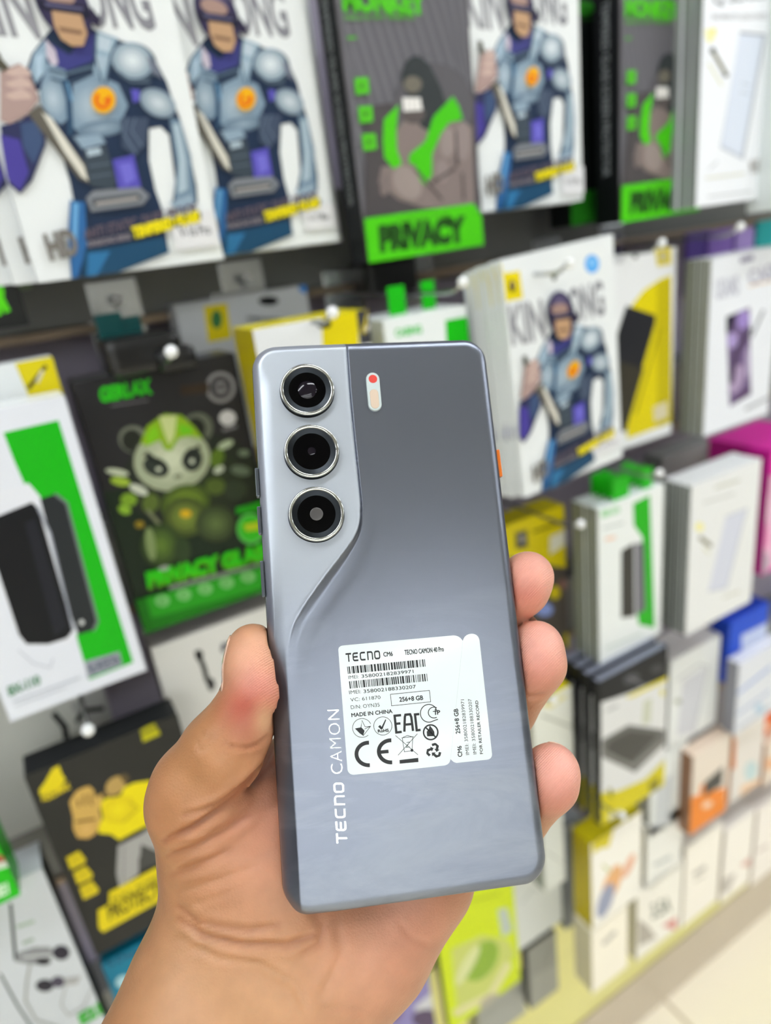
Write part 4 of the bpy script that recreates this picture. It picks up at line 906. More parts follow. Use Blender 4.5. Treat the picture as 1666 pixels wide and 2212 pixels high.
# white box with yellow corner and blue badge, deep behind
F = face_px((430, 900), (720, 860), (425, 652), .585, w=.118, h=.13); F.Z0 = at(425, 652, .585)[2]-F.h
A = Art(F.n); A.poly([(440, 662), (490, 655), (500, 730), (450, 740)], Y_); A.ell(468, 690, 12, 20, '#3f7a45'); A.ell(665, 622, 20, 12, '#3d86d6'); A.ell(580, 650, 22, 10, '#17191a')
make_box('phone_case_box', 'white box with a blue badge and yellow corner, deep behind the yellow-topped box', 'box', F, .03, '#b5b8bb', art=A, front='#c9cccf')
F = face_px((560, 1000), (838, 900), (545, 712), .45, w=.088, h=.17); F.Z0 = at(545, 712, .45)[2]-F.h; F.X0 = at(545, 712, .45)[0]
A = Art(F.n); A.poly([(545, 715), (700, 680), (720, 900), (560, 900)], '#dfe2e4'); A.poly([(694, 680), (770, 662), (785, 900), (700, 900)], '#dccb0c'); A.ell(700, 700, 16, 10, '#17191a'); A.poly([(768, 662), (815, 648), (832, 735), (778, 745)], '#3a3b40'); A.line([(785, 720), (812, 665)], 9, '#cdbb30'); A.line([(790, 715), (806, 700)], 8, '#c9c6c0')
make_box('charger_box', 'white and yellow box with a shiny yellow top, directly above the phone', 'box', F, .045, '#b9a90c', art=A, front='#dfe2e4', top='#e8d90e')
F = face_px((850, 1000), (1052, 900), (826, 692), .47, w=.079, h=.17); F.Z0 = at(826, 692, .47)[2]-F.h; F.X0 = at(826, 692, .47)[0]
A = Art(F.n); A.text('CASING', (855, 728), (912, 718), (852, 712), '#4dbf55', .05); A.poly([(962, 692), (1026, 680), (1032, 760), (966, 775)], '#12b80e')
make_box('phone_case_box', 'white and green box peeking over the top edge of the phone', 'box', F, .05, '#cfd6d6', art=A, front='#e6ecec', tab=('#17b512', [(.22, .42), (.62, .78)]))

# --- second row, right of the phone
F = face_px((1345, 955), (1450, 930), (1310, 545), .5); F.X0 = at(1450, 935, .5)[0]-.118; F.w = .118; F.Z0 = at(1450, 935, .5)[2]; F.h = .198
ny = lambda x, y: F.n(1000+x/3.332, 480+y/3.332)
A = Art(ny); A.poly([(1000, 180), (1500, 80), (1500, 1560), (1000, 1700)], '#e2e4e6')
A.poly([(1500, 380), (1420, 410), (1300, 490), (1220, 590), (1180, 700), (1180, 1560), (1340, 1500), (1500, 1440)], '#d9c90d')
A.poly([(1385, 70), (1500, 60), (1500, 300), (1400, 320)], '#d2c10f'); A.ell(1440, 245, 22, 40, '#b6b09a'); A.poly([(1395, 440), (1500, 400), (1500, 1440), (1400, 1480)], '#beb00d')
A.poly([(1175, 600), (1385, 670), (1385, 720), (1210, 1330), (1170, 1510), (1050, 1480), (1110, 800)], '#24252a'); A.poly([(1110, 1000), (1300, 1050), (1170, 1510), (1080, 1480)], '#38352c')
A.text('SMART COVER', (1060, 310), (1160, 285), (1055, 255), '#a5a7aa', .02); A.ell(1240, 240, 16, 24, '#3c3d38'); A.line([(1240, 1380), (1420, 760)], 12, '#8d8212'); A.poly([(1370, 1330), (1470, 1285), (1475, 1400), (1375, 1440)], '#cfc7a8')
make_box('phone_case_box', 'white and yellow box with a black phone, right of the hanging figure box', 'box', F, .02, '#b9ab10', art=A, front='#e2e4e6')
F = face_px((1519, 944), (1666, 890), (1533, 553), .48, w=.118, h=.19); npn = lambda x, y: F.n(1400+x/3.353, 440+y/3.353)
A = Art(npn); A.text('USAMS', (490, 690), (660, 650), (486, 560), '#b8b9c6', .03); A.text('CASES', (735, 590), (990, 510), (725, 490), '#b0afc0', .04); A.line([(725, 600), (960, 545)], 14, '#e8cfb4'); A.poly([(665, 395), (760, 370), (762, 405), (668, 430)], '#77708e')
A.poly([(565, 820), (735, 750), (745, 1380), (590, 1470)], '#6f5c82'); A.poly([(565, 820), (640, 790), (600, 930), (568, 930)], '#241d34'); A.ell(690, 840, 45, 70, '#9c86c6', rot=10); A.ell(610, 990, 40, 60, '#a795c8'); A.ell(640, 1270, 50, 110, '#a894b4', rot=15); A.line([(740, 900), (640, 1060), (600, 1300)], 30, '#3f3048'); A.ell(720, 1150, 16, 120, '#b3a5c4'); A.line([(640, 1420), (740, 1340)], 26, '#4a2c50'); A.line([(835, 770), (745, 970)], 16, '#7d7f86'); A.line([(700, 1490), (880, 1400)], 20, '#a5a6aa')
o = make_box('phone_case_box', 'white box with a purple marbled phone picture at the right edge', 'box', F, .0075, '#8b8f80', art=A, group='white boxes with a purple phone picture', front='#e6e9ef', top='#eef0f4'); stack(o, 3, 'white box with purple phone picture at the right edge', 0, .008)
for i, (x0, x1, y0, col, lb) in enumerate([(1482, 1530, 505, '#5d4a94', 'dark purple hanging card above the purple-phone box'), (1528, 1585, 500, '#8f72c4', 'light purple hanging card above the purple-phone box'), (1584, 1625, 498, '#a48fd0', 'pale purple hanging card beside the teal one'), (1628, 1760, 480, '#2b9a9c', 'teal hanging card at the right edge of the second row')]):
    F = face_px((x0, 640), (x1, 625), (x0, y0), .545-.004*i); make_box('hanging_card', lb, 'card', F, .006, col, front=col)

# --- third row, left
F = face_px((330, 1700), (600, 1600), (325, 1402), .5, w=.113, h=.19); F.Z0 = at(325, 1402, .5)[2]-F.h; F.X0 = at(325, 1402, .5)[0]
A = Art(F.n); A.line([(424, 1405), (440, 1440), (448, 1470), (462, 1485)], 11, '#1a1b19'); A.ell(430, 1415, 9, 12, '#17181a'); A.ell(456, 1478, 8, 14, '#222222'); A.line([(478, 1394), (496, 1392)], 9, '#4d4a58'); A.ell(482, 1402, 6, 7, '#55525e')
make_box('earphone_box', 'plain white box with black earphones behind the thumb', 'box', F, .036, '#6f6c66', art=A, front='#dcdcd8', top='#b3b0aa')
F = face_w(-.066, -.482, .106, .178, .46); ng = lambda x, y: F.n(x/3.106, 1500+y/3.106)
A = Art(ng); A.poly([(110, 570), (1080, 100), (1300, 1500), (640, 1760)], '#2b2b28')
Y2 = '#e3cf18'
A.poly([(262, 640), (300, 590), (350, 500), (395, 475), (415, 530), (440, 570), (400, 640), (330, 660), (270, 680)], Y2); A.text('GOLDMAX', (285, 725), (475, 625), (275, 690), '#d9c21c', .08)
A.poly([(940, 240), (975, 190), (1030, 170), (1050, 215), (1070, 250), (1060, 275), (960, 320)], '#a8a412'); A.line([(955, 300), (1070, 255)], 30, '#bdb80f'); A.line([(950, 268), (1050, 215)], 6, '#2b2b28')
A.ell(775, 610, 75, 55, '#b79858', rot=-40); A.ell(840, 560, 26, 34, '#5a4c30', rot=-40); A.line([(690, 660), (760, 690)], 14, '#8b7040')
A.poly([(835, 620), (900, 590), (1010, 575), (1030, 760), (1000, 870), (900, 920), (800, 975), (740, 935), (665, 930), (650, 880), (690, 830), (670, 720), (720, 690), (800, 690)], '#ead90f'); A.blob(800, 770, 120, 90, '#f0de18', '#dcc612', -20); A.line([(870, 720), (930, 760), (820, 860)], 7, '#b3a012')
A.poly([(465, 720), (500, 660), (520, 640), (560, 620), (600, 610), (630, 640), (640, 690), (680, 660), (690, 690), (665, 780), (680, 830), (650, 920), (590, 965), (520, 960), (490, 900), (490, 820)], '#cfa95a'); A.blob(580, 900, 80, 60, '#ddb46a', '#c9a052', -20)
for (a, b) in (((520, 700), (530, 750)), ((560, 670), (570, 740)), ((600, 660), (615, 740)), ((510, 850), (640, 830))): A.line([a, b], 14, '#6b5226')
A.poly([(790, 1010), (850, 980), (950, 930), (1000, 890), (1080, 900), (1130, 1090), (960, 1030), (930, 1100), (930, 1200), (800, 1290), (780, 1200)], '#a6a5a2'); A.line([(830, 1000), (825, 1260)], 6, '#6f6e6c'); A.poly([(945, 1000), (1080, 1060), (1120, 1100), (930, 1180)], '#4a4a47')
for k, (x, y) in enumerate(((508, 1105), (555, 1205), (595, 1305))): A.poly([(x-65, y-15), (x+20, y-62), (x+66, y-5), (x+62, y+18), (x-35, y+66)], '#dcc71a'); A.line([(x-30, y+10), (x+30, y-20)], 12, '#b7a415')
A.poly([(730, 1320), (1180, 1085), (1230, 1290), (690, 1590), (660, 1560), (655, 1440), (730, 1400)], '#e3cf14'); A.text('FULL SCREEN', (760, 1390), (1150, 1190), (750, 1360), '#8d8212', .03); A.text('PROTECTOR', (730, 1510), (1190, 1280), (715, 1420), '#5c5410', .04)
make_box('screen_protector_box', 'black and yellow box with a man in yellow raising his palm', 'box', F, .026, '#151716', art=A, front='#2b2b28', top='#1f2122', bev=.002)
F = face_px((20, 1900), (300, 1800), (20, 1560), .56, w=.115, h=.19); F.Z0 = at(20, 1575, .56)[2]-.1; F.h = .13
A = Art(F.n); A.poly([(150, 1520), (330, 1440), (340, 1560), (200, 1600)], '#a9a9a7'); A.line([(115, 1540), (140, 1570), (150, 1640)], 14, '#15171a'); A.line([(165, 1560), (180, 1535), (225, 1530)], 10, '#1b1d1c')
make_box('charger_box', 'pale grey box behind the man-in-yellow box, under the white and green box', 'box', F, .03, '#2d3a30', art=A, front='#c5c6bf')
# teal boxes, earphone box, green boxes at the lower left
F = face_w(-.066, -.70, .052, .205, .462); nt_ = lambda x, y: F.n(x/3.106, 1500+y/3.106)
A = Art(nt_); A.text('S.Design', (725, 1830), (1005, 1700), (715, 1790), '#1d3f5c', .02); A.ell(828, 1925, 55, 42, '#a5ccd4', rot=-20); A.ell(855, 2005, 50, 34, '#c9a9bb', rot=-20); A.line([(840, 2060), (900, 2020)], 10, '#3a4560')
make_box('cable_box', 'teal box with small round seals below the black and yellow box', 'box', F, .03, '#0d5f78', art=A, front='#0f7896', top='#0e6c86')
F = face_w(-.011, -.697, .06, .205, .462); make_box('cable_box', 'plain teal box between the sealed teal box and the wrist', 'box', F, .03, '#0d5a72', front='#0e7290')
F = face_px((-80, 2400), (262, 2240), (-80, 1900), .45, w=.098, h=.2); q = at(98, 1872, .45); F.X0 = q[0]-F.w-.002; F.Z0 = q[2]-F.h
ne = lambda x, y: F.n(x/3.106, 1500+y/3.106)
A = Art(ne); A.poly([(-200, 1300), (330, 1130), (800, 2400), (0, 2700)], '#c9ced2'); A.line([(110, 1560), (230, 1520)], 22, '#9fb5a2'); A.line([(150, 1670), (225, 1640)], 22, '#93a595')
A.line([(70, 1400), (105, 1780)], 22, '#2c3530'); A.line([(0, 1870), (120, 2090), (220, 2240)], 16, '#39423c')
A.poly([(120, 1730), (230, 1690), (330, 1690), (360, 1720), (330, 1800), (210, 1810), (100, 1790)], '#8b8d8f'); A.ell(410, 1730, 58, 50, '#2f2c38'); A.ell(290, 1790, 50, 24, '#2a2a2e'); A.line([(150, 1760), (350, 1745)], 10, '#d6d8da')
A.ell(300, 1950, 60, 42, '#2c2a34'); A.ell(390, 1925, 46, 38, '#4c4756'); A.poly([(430, 1900), (540, 1885), (520, 1940), (430, 1950)], '#a9a9a8')
A.line([(200, 1810), (180, 1920), (170, 2050), (240, 2180), (400, 2230)], 16, '#9a9c98'); A.line([(440, 1950), (410, 2080), (460, 2150), (560, 2090), (640, 1950)], 11, '#a3a5a4')
A.text('E21', (545, 2215), (690, 2130), (520, 2150), '#3fae35', .07)
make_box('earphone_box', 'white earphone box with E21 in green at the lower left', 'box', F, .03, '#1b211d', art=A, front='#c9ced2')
F = face_px((-120, 1990), (45, 1932), (-120, 1700), .43, h=.06); q = at(45, 1932, .43); F.X0 = q[0]-F.w; F.Z0 = q[2]
A = Art(F.n); A.text('SE1', (-8, 1940), (20, 1928), (-12, 1918), '#d5ecd2', .05); A.poly([(-20, 1868), (25, 1852), (30, 1866), (-20, 1884)], '#c9d6c4'); A.poly([(-20, 1838), (6, 1848), (12, 1860), (-20, 1866)], '#a35a40')
make_box('cable_box', 'bright green box at the left edge over the earphone box', 'box', F, .03, '#158c10', art=A, front='#22b813')

# --- third row, right
F = face_px((1105, 1400), (1226, 1400), (1100, 1130), .5); F.X0 = at(1228, 1400, .5)[0]-.104; F.w = .104; F.Z0 = at(1226, 1400, .5)[2]; F.h = at(1243, 1080, .5)[2]-F.Z0
nz = lambda x, y: F.n(1060+x/2.749, 1000+y/2.749)
A = Art(nz); A.poly([(0, 300), (520, 160), (500, 1150), (0, 1200)], '#4c4640'); A.poly([(60, 350), (300, 280), (500, 200), (490, 420), (450, 620), (380, 615), (240, 560), (60, 560)], '#cdbd0f'); A.line([(250, 410), (500, 320)], 14, '#3a3510'); A.poly([(145, 415), (215, 395), (220, 500), (150, 510)], '#3c3a34'); A.ell(185, 450, 16, 30, '#9a9690')
A.poly([(350, 440), (470, 385), (475, 470), (350, 545)], '#d6d5c4'); A.ell(380, 770, 34, 40, '#bfae14'); A.ell(320, 870, 50, 40, '#7f90c8'); A.ell(440, 720, 40, 30, '#7b5a50'); A.poly([(440, 1010), (490, 1000), (490, 1090), (440, 1090)], '#d6c412')
make_box('charger_box', 'yellow and black box with a white sticker just above the middle fingertip', 'box', F, .03, '#1c1b14', art=A, front='#4c4640', top='#b9aa12')
F = face_px((1295, 1436), (1424, 1375), (1280, 1105), .45, w=.0955, h=.181); ns = lambda x, y: F.n(1060+x/2.749, 1000+y/2.749)
A = Art(ns); A.poly([(845, 240), (945, 190), (975, 980), (880, 960), (870, 900), (915, 870), (900, 440), (850, 370)], '#22ac18'); A.text('GREEN LION', (655, 325), (765, 290), (650, 290), '#6ec470', .04); A.line([(665, 390), (790, 355)], 8, '#aab3b0'); A.line([(680, 455), (740, 440)], 20, '#efc9b4')
A.poly([(775, 520), (850, 475), (855, 910), (775, 920)], '#3d3c38'); A.poly([(858, 480), (910, 470), (920, 870), (860, 905)], '#6a6870'); A.line([(858, 480), (862, 900)], 8, '#b9b9c0'); A.line([(680, 1100), (900, 1010)], 8, '#c0cdc0')
o = make_box('phone_case_box', 'white and green box with dark phones, right of the fingertips', 'box', F, .0085, '#7b7f70', art=A, group='white and green phone boxes at right', front='#e6eae8', top='#dfe8e8', tab=('#1db015', [(.25, .5), (.7, .85)])); stack(o, 3, 'white and green phone box right of the fingertips', 0, .0092)
F = face_px((1480, 1375), (1625, 1335), (1490, 1050), .45, w=.122, h=.188)
nw = lambda x, y: F.n(1060+x/2.749, 1000+y/2.749)
A = Art(nw); A.line([(1330, 150), (1480, 100)], 14, '#c4c4b6'); A.line([(1260, 240), (1450, 180)], 12, '#c9cac6'); A.ell(1240, 380, 26, 28, '#eee8a0'); A.line([(1240, 440), (1310, 495)], 26, '#8a8870'); A.line([(1260, 500), (1300, 540)], 10, '#d6d3b0')
A.poly([(1395, 320), (1520, 270), (1400, 740), (1290, 765)], '#d2d5e2'); A.line([(1395, 320), (1520, 270), (1400, 740), (1290, 765)], 5, '#a9acba'); A.line([(1380, 800), (1480, 760)], 10, '#c6c4b2')
o = make_box('screen_protector_box', 'white box with a slanted pale glass picture, above the grey tray box', 'box', F, .0085, '#808680', art=A, group='white glass boxes in the third row', front='#e6e7e6', top='#dfe1e2'); stack(o, 3, 'white glass-picture box in the third row', 0, .0095)
F = face_px((1425, 1250), (1500, 1230), (1440, 985), .555, w=.1, h=.16); F.Z0 = at(1440, 985, .555)[2]-F.h
make_box('charger_box', 'grey box hidden behind the white glass-picture boxes', 'box', F, .03, '#6f7170', front='#8b8c8a')
F = face_px((1640, 1300), (1760, 1250), (1640, 985), .47, w=.11, h=.17); F.Z0 = at(1640, 985, .47)[2]-F.h
A = Art(F.n); A.poly([(1636, 1040), (1700, 1020), (1700, 1250), (1630, 1240)], '#e9b3cf'); A.ell(1652, 1090, 10, 40, '#f3dbe6'); A.ell(1655, 1160, 8, 26, '#f09bc6'); A.ell(1650, 1215, 12, 24, '#b7a2b4')
make_box('phone_case_box', 'magenta-topped box at the right edge beside the white glass boxes', 'box', F, .09, '#c01f8c', art=A, front='#ee3fb0', top='#d7209c')
# blue box and its neighbours
F = face_px((1575, 1510), (1600, 1500), (1578, 1350), .49, w=.085, h=.1); F.Z0 = at(1578, 1345, .49)[2]-F.h; F.X0 = at(1578, 1345, .49)[0]
A = Art(F.n); A.poly([(1602, 1372), (1666, 1340), (1680, 1400), (1620, 1440), (1600, 1460)], '#c9d3ee'); A.line([(1600, 1470), (1680, 1400)], 7, '#8fa6e0')
make_box('charger_box', 'bright blue box at the right edge under the magenta one', 'box', F, .03, '#0f3fb8', art=A, front='#1a50d0', top='#1349cf')
F = face_px((1590, 1595), (1700, 1540), (1592, 1470), .47, w=.1, h=.12); F.Z0 = at(1585, 1590, .47)[2]; F.X0 = at(1585, 1590, .47)[0]
A = Art(F.n); A.line([(1590, 1500), (1666, 1440)], 6, '#9fb0dc'); A.line([(1590, 1545), (1666, 1490)], 5, '#b9c3da'); A.line([(1596, 1575), (1666, 1525)], 5, '#c2c4cc'); A.ell(1640, 1530, 10, 12, '#b9cfe0')
make_box('charger_box', 'white box with thin blue lines at the right edge', 'box', F, .018, '#8f9098', art=A, front='#e0e3ea')

# --- fourth row
F = face_px((1298, 1785), (1428, 1715), (1298, 1470), .43, w=.105, h=.198); nk = lambda x, y: F.n(1100+x/2.724, 1400+y/2.724)
A = Art(nk); A.poly([(520, 60), (940, 0), (940, 160), (540, 330)], '#1d1f22'); A.ell(720, 180, 50, 30, '#4a4b50', rot=-20); A.ell(870, 120, 40, 24, '#3f4043', rot=-20); A.line([(700, 170), (800, 220)], 12, '#6a6b70')
A.poly([(540, 320), (700, 265), (935, 165), (915, 870), (540, 1050)], '#dcdcda'); A.poly([(680, 290), (935, 160), (935, 185), (720, 290)], '#d8ca14'); A.line([(570, 370), (640, 335)], 14, '#a9aaa8'); A.poly([(790, 310), (840, 290), (830, 440), (780, 450)], '#c6c9b4'); A.ell(900, 260, 12, 24, '#d8cf60')
A.poly([(545, 540), (700, 450), (915, 480), (915, 560), (740, 730), (545, 640)], '#6b6a66'); A.poly([(590, 545), (710, 485), (880, 505), (725, 670), (560, 620)], '#4a4945'); A.line([(548, 600), (725, 690), (915, 545)], 12, '#8b8a84')
A.poly([(540, 850), (640, 840), (800, 770), (920, 650), (915, 870), (800, 930), (540, 1050)], '#d3c60f'); A.line([(590, 820), (600, 880)], 20, '#8b8418'); A.poly([(820, 790), (880, 750), (880, 830), (820, 860)], '#8f871a'); A.poly([(575, 990), (650, 945), (665, 980), (590, 1030)], '#dcd9b8')
o = make_box('tempered_glass_box', 'black, white and yellow box with a grey tray picture beside the little finger', 'box', F, .0095, '#0f1011', art=A, group='black tray-picture boxes', front='#1b1c1e', top='#7d8190'); stack(o, 3, 'black tray-picture box right of the fingers', -.001, .0135, .002)
def simple(label, cat, name, BL, BR, TL, Y, t, side, front, top, items, group=None):
    F = face_px(BL, BR, TL, Y); A = Art(F.n)
    for it in items:
        if it[0] == 'p': A.poly(it[1], it[2])
        elif it[0] == 'e': A.ell(*it[1], it[2], rot=it[3] if len(it) > 3 else 0)
        elif it[0] == 'l': A.line(it[1], it[2], it[3])
        elif it[0] == 't': A.text(it[1], it[2], it[3], it[4], it[5], .04)
    return make_box(name, label, cat, F, t, side, top=top, art=A, front=front, group=group)
simple('white box with a yellow top seen between the two lower fingers', 'box', 'charger_box', (1160, 1720), (1240, 1690), (1148, 1525), .46, .04, '#b9b9a8', '#dedfd4', '#dccb18', [('p', [(1165, 1525), (1200, 1505), (1232, 1500), (1190, 1530)], '#d9d093'), ('l', [(1170, 1545), (1235, 1570)], 5, '#a5a698')])
simple('white box with a grey edge beside the little finger', 'box', 'charger_box', (1178, 1930), (1222, 1905), (1165, 1770), .47, .03, '#8b8f90', '#d6d8cf', '#e2e3dc', [('l', [(1180, 1840), (1230, 1860)], 4, '#b3b5ae')])
simple('slim grey-blue box beside the yellow-spined box', 'box', 'charger_box', (1222, 2010), (1262, 1990), (1212, 1790), .52, .03, '#7d838a', '#8e949a', '#a3a8ac', [])
simple('pale grey box with a faint phone outline, right of the tray box', 'box', 'screen_protector_box', (1442, 1625), (1545, 1572), (1445, 1432), .5, .05, '#a7a8a6', '#eaecea', '#e2e2e0', [('l', [(1462, 1470), (1510, 1435), (1530, 1440), (1498, 1590)], 3, '#b5b6bc'), ('p', [(1475, 1470), (1525, 1440), (1500, 1580), (1462, 1590)], '#d3d4da'), ('e', (1465, 1515, 8, 6), '#b3b8a8')])
simple('white box with a pale grey picture under the faint-outline box', 'box', 'screen_protector_box', (1402, 1812), (1478, 1770), (1412, 1640), .5, .05, '#a9aaa2', '#ecefec', '#e2e2de', [('p', [(1418, 1700), (1455, 1670), (1445, 1780), (1410, 1790)], '#cfd3d6')])
simple('orange and white box with a black phone picture', 'box', 'phone_case_box', (1489, 1806), (1568, 1745), (1490, 1640), .48, .02, '#8f6a50', '#e9dccd', '#efd9c4', [('p', [(1489, 1725), (1515, 1715), (1568, 1700), (1568, 1750), (1489, 1812)], '#f08a28'), ('p', [(1522, 1690), (1562, 1655), (1560, 1695), (1522, 1720)], '#4a4845'), ('p', [(1512, 1700), (1522, 1690), (1522, 1720), (1513, 1730)], '#e88a3a'), ('e', (1528, 1738, 12, 7), '#f6d8b8', -30)])
simple('white box with orange edges, right of the orange phone box', 'box', 'phone_case_box', (1575, 1738), (1640, 1695), (1575, 1590), .49, .02, '#c98a58', '#e9e2da', '#e8b489', [('p', [(1575, 1600), (1590, 1596), (1588, 1660), (1575, 1665)], '#e8853a'), ('e', (1622, 1665, 14, 22), '#c5dadb', 10), ('p', [(1600, 1700), (1640, 1680), (1640, 1695), (1600, 1722)], '#efc9a4')])
simple('red-orange box cut by the right edge', 'box', 'phone_case_box', (1648, 1590), (1740, 1560), (1650, 1548), .5, .02, '#c95a20', '#e8651c', '#d9824a', [('e', (1662, 1570, 8, 7), '#f2c9a8')])
simple('beige and orange box low at the right edge', 'box', 'phone_case_box', (1648, 1700), (1740, 1650), (1648, 1615), .49, .02, '#c9a58a', '#ecdccb', '#e9d4bd', [('p', [(1655, 1640), (1700, 1625), (1700, 1650), (1655, 1665)], '#f0b98c')])
# --- lowest rows
simple('white box with a yellow spine and an orange and blue picture', 'box', 'phone_case_box', (1280, 2010), (1384, 1945), (1280, 1822), .45, .032, '#b5a410', '#f7f3e8', '#d9c91c', [('p', [(1280, 1790), (1325, 1770), (1315, 1830), (1298, 1832), (1280, 1845)], '#dccc14'), ('e', (1322, 1908, 16, 44), '#eab27a', 22), ('e', (1308, 1945, 14, 40), '#9aa0b8', 20), ('e', (1358, 1870, 8, 30), '#eeb898', 25), ('l', [(1302, 1868), (1320, 1885)], 6, '#cfd19a')])
simple('plain cream box standing lowest under the yellow-spined box', 'box', 'charger_box', (1280, 2148), (1356, 2086), (1280, 2014), .45, .032, '#c9c2a4', '#fbf4e2', '#e8e2d0', [('l', [(1302, 2040), (1330, 2012)], 9, '#c9c5b8')])
simple('cream box with dark lettering and a red triangle', 'box', 'charger_box', (1374, 2078), (1468, 2040), (1378, 1930), .5, .04, '#bdb7a2', '#f8f4e9', '#eae6dc', [('t', '3.5A', (1408, 1985), (1450, 1965), (1406, 1955), '#8f9488'), ('p', [(1430, 2000), (1462, 1980), (1460, 2018)], '#dd8f86'), ('p', [(1378, 1985), (1400, 2000), (1418, 2025), (1378, 2045)], '#b5aea2')])
simple('white box with pale lettering above the red-triangle box', 'box', 'charger_box', (1395, 1922), (1470, 1890), (1396, 1790), .5, .05, '#c4c0b2', '#f6f5ef', '#ecebe4', [('l', [(1412, 1870), (1450, 1850)], 8, '#c9cdca'), ('l', [(1405, 1895), (1450, 1920)], 4, '#d3d6d2')])
simple('tall cream box with grey print, third from right on the lowest row', 'box', 'charger_box', (1474, 2004), (1548, 1968), (1478, 1835), .5, .05, '#cdc4b4', '#fcf6ea', '#ece4da', [('l', [(1498, 1890), (1525, 1872)], 9, '#c2beb4'), ('l', [(1498, 1905), (1522, 1890)], 4, '#cdc8bc')])
simple('cream box with a faint red mark, second from right on the lowest row', 'box', 'charger_box', (1556, 1954), (1616, 1918), (1562, 1800), .5, .05, '#cbc2b4', '#fcf6ec', '#ece4dc', [('p', [(1598, 1870), (1622, 1850), (1620, 1872)], '#e3b8ac'), ('p', [(1560, 1900), (1590, 1885), (1575, 1925), (1558, 1930)], '#c9c2b8')])
simple('pale beige box last on the lowest row at the right edge', 'box', 'charger_box', (1622, 1915), (1690, 1870), (1626, 1760), .5, .05, '#cbc0b4', '#faf3ea', '#eae0d8', [('l', [(1635, 1840), (1660, 1825)], 6, '#dccfc6')])
simple('pinkish white box behind the row of cream boxes', 'box', 'charger_box', (1500, 1860), (1600, 1810), (1508, 1770), .57, .04, '#c4b6ae', '#dccfca', '#e2d8d4', [])
simple('lime green box with a green phone picture beside the palm', 'box', 'phone_case_box', (972, 2230), (1128, 2150), (952, 1925), .5, .012, '#3a3d30', '#cfe016', '#b9cc20', [('p', [(1075, 1965), (1095, 1960), (1108, 2010), (1085, 2025)], '#b9c4bb'), ('p', [(975, 2050), (1040, 2020), (1098, 2030), (1112, 2060), (1060, 2150), (990, 2200)], '#c8d070'), ('e', (1040, 2075, 30, 50), '#8fb13a', 35), ('e', (1010, 2085, 12, 50), '#d8dca0', 30), ('l', [(980, 2190), (1060, 2150), (1100, 2080)], 16, '#ddd9a0'), ('e', (1060, 2165, 26, 16), '#b4ae98', -30), ('l', [(960, 1960), (1080, 1930)], 4, '#a8b81c')])
simple('white box with a faint grey outline right of the lime green box', 'box', 'charger_box', (1120, 2055), (1216, 1995), (1106, 1900), .5, .03, '#b3b5b0', '#d2d5d0', '#c9ccc6', [('l', [(1128, 1950), (1150, 1920), (1165, 1925)], 4, '#b9bdba')])
simple('grey box with a dark edge standing low beside the cream box', 'box', 'charger_box', (1147, 2182), (1207, 2135), (1142, 2052), .5, .014, '#33332f', '#8d8d84', '#4a4a45', [('p', [(1150, 2110), (1205, 2080), (1206, 2134), (1148, 2178)], '#9a9a90')])
simple('grey box low behind the lime green box', 'box', 'charger_box', (1040, 2260), (1140, 2230), (1045, 2160), .52, .03, '#8b8c84', '#a6a79f', '#9fa098', [])
simple('purple box with black round pictures below the palm', 'box', 'earphone_box', (800, 2330), (950, 2270), (790, 2080), .5, .03, '#b9bcc0', '#8d84b8', '#9a94c4', [('e', (868, 2140, 26, 26), '#4b4650'), ('e', (852, 2130, 10, 10), '#6a6574'), ('p', [(895, 2175), (945, 2135), (955, 2160), (905, 2200)], '#cfcfd2'), ('e', (840, 2185, 30, 24), '#7a6088'), ('e', (920, 2200, 30, 20), '#5a4a66'), ('e', (880, 2090, 40, 18), '#a9a2d0')])
simple('white box edge left of the purple box at the bottom', 'box', 'charger_box', (720, 2360), (798, 2330), (715, 2150), .5, .03, '#c9cbca', '#e2e2e0', '#dcdcda', [])

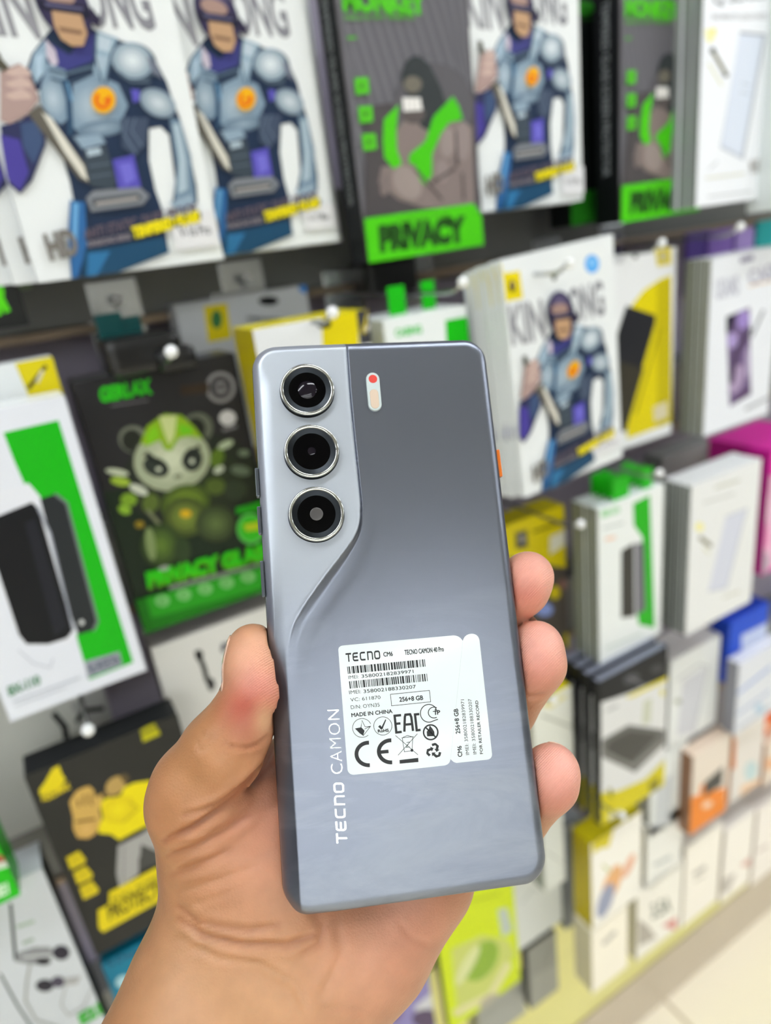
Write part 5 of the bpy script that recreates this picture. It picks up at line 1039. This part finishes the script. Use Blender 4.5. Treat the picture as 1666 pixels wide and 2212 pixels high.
# --- wire hooks with pale tips
M_WIRE = mat('hook_chrome', '#b9bcbe', .22, metal=1); M_TIP = mat('hook_tip', '#f2f4f4', .15, coat=1)
HOOKS = [(1236, 1788, .50, 'over the slim grey-blue box'), (1196, 1512, .44, 'over the white box with a yellow top between the fingers'), (370, 760, .43, 'above the PRIVACY GLASS box'), (718, 675, .415, 'over the yellow-topped box'), (1000, 610, .42, 'over the white and green box above the phone'), (190, 1577, .42, 'over the man-in-yellow box'), (1255, 1132, .41, 'over the white and green phone boxes at right'),
         (1425, 1022, .42, 'over the white glass-picture boxes'), (1232, 568, .40, 'over the figure box right of the phone'), (1430, 525, .46, 'over the white and yellow box with black phone'), (535, 602, .60, 'under the second figure box'), (255, 648, .60, 'under the leftmost figure box'), (1345, 1762, .40, 'under the tray-picture box'), (1600, 490, .45, 'over the purple-phone boxes')]
for px, py, Y, lb in HOOKS:
    p = at(px, py, Y); t = thing('wire_hook', 'chrome hook with pale tip ' + lb, 'hook', (p[0], p[1], p[2]), 'wire hooks on the display wall')
    b = bmesh.new(); L = WALL_Y-.045-p[1]
    add_tube(b, [(0, .002, -.001), (0, .012, -.006), (0, .02, -.007), (0, L, -.007)], .0016, 8); obj('wire', b, M_WIRE, t, True)
    b = bmesh.new(); bmesh.ops.create_uvsphere(b, u_segments=16, v_segments=10, radius=.0042); obj('tip', b, M_TIP, t, True)
    b = bmesh.new(); add_box(b, -.02, .02, L-.002, L+.0005, -.028, .016, .001); obj('bracket', b, M_WIRE, t)
# black plastic clip with a teal tag on the hook over the PRIVACY GLASS box
p = at(330, 745, .50); t = thing('display_clip', 'black plastic clip with a teal tag on the hook above the PRIVACY GLASS box', 'clip', tuple(p))
b = bmesh.new(); add_box(b, -.034, .016, -.02, .02, -.016, .009, .006); add_box(b, -.004, .022, -.03, 0, -.017, -.002, .005); obj('clip_body', b, mat('clip_black', '#0c0d0e', .3), t)
b = bmesh.new(); add_box(b, -.030, -.012, .021, .024, -.024, .024, .001); add_box(b, -.012, .0, .021, .024, .008, .02, .001); obj('tag', b, carton('#0a4f50'), t)
p = at(812, 592, .60); t = thing('display_clip', 'black plastic clip behind the hook over the yellow-topped box', 'clip', tuple(p))
b = bmesh.new(); add_box(b, -.02, .035, -.02, .02, -.02, .014, .006); obj('clip_body', b, mat('clip_black_dull', '#0b0c0c', .4), t)
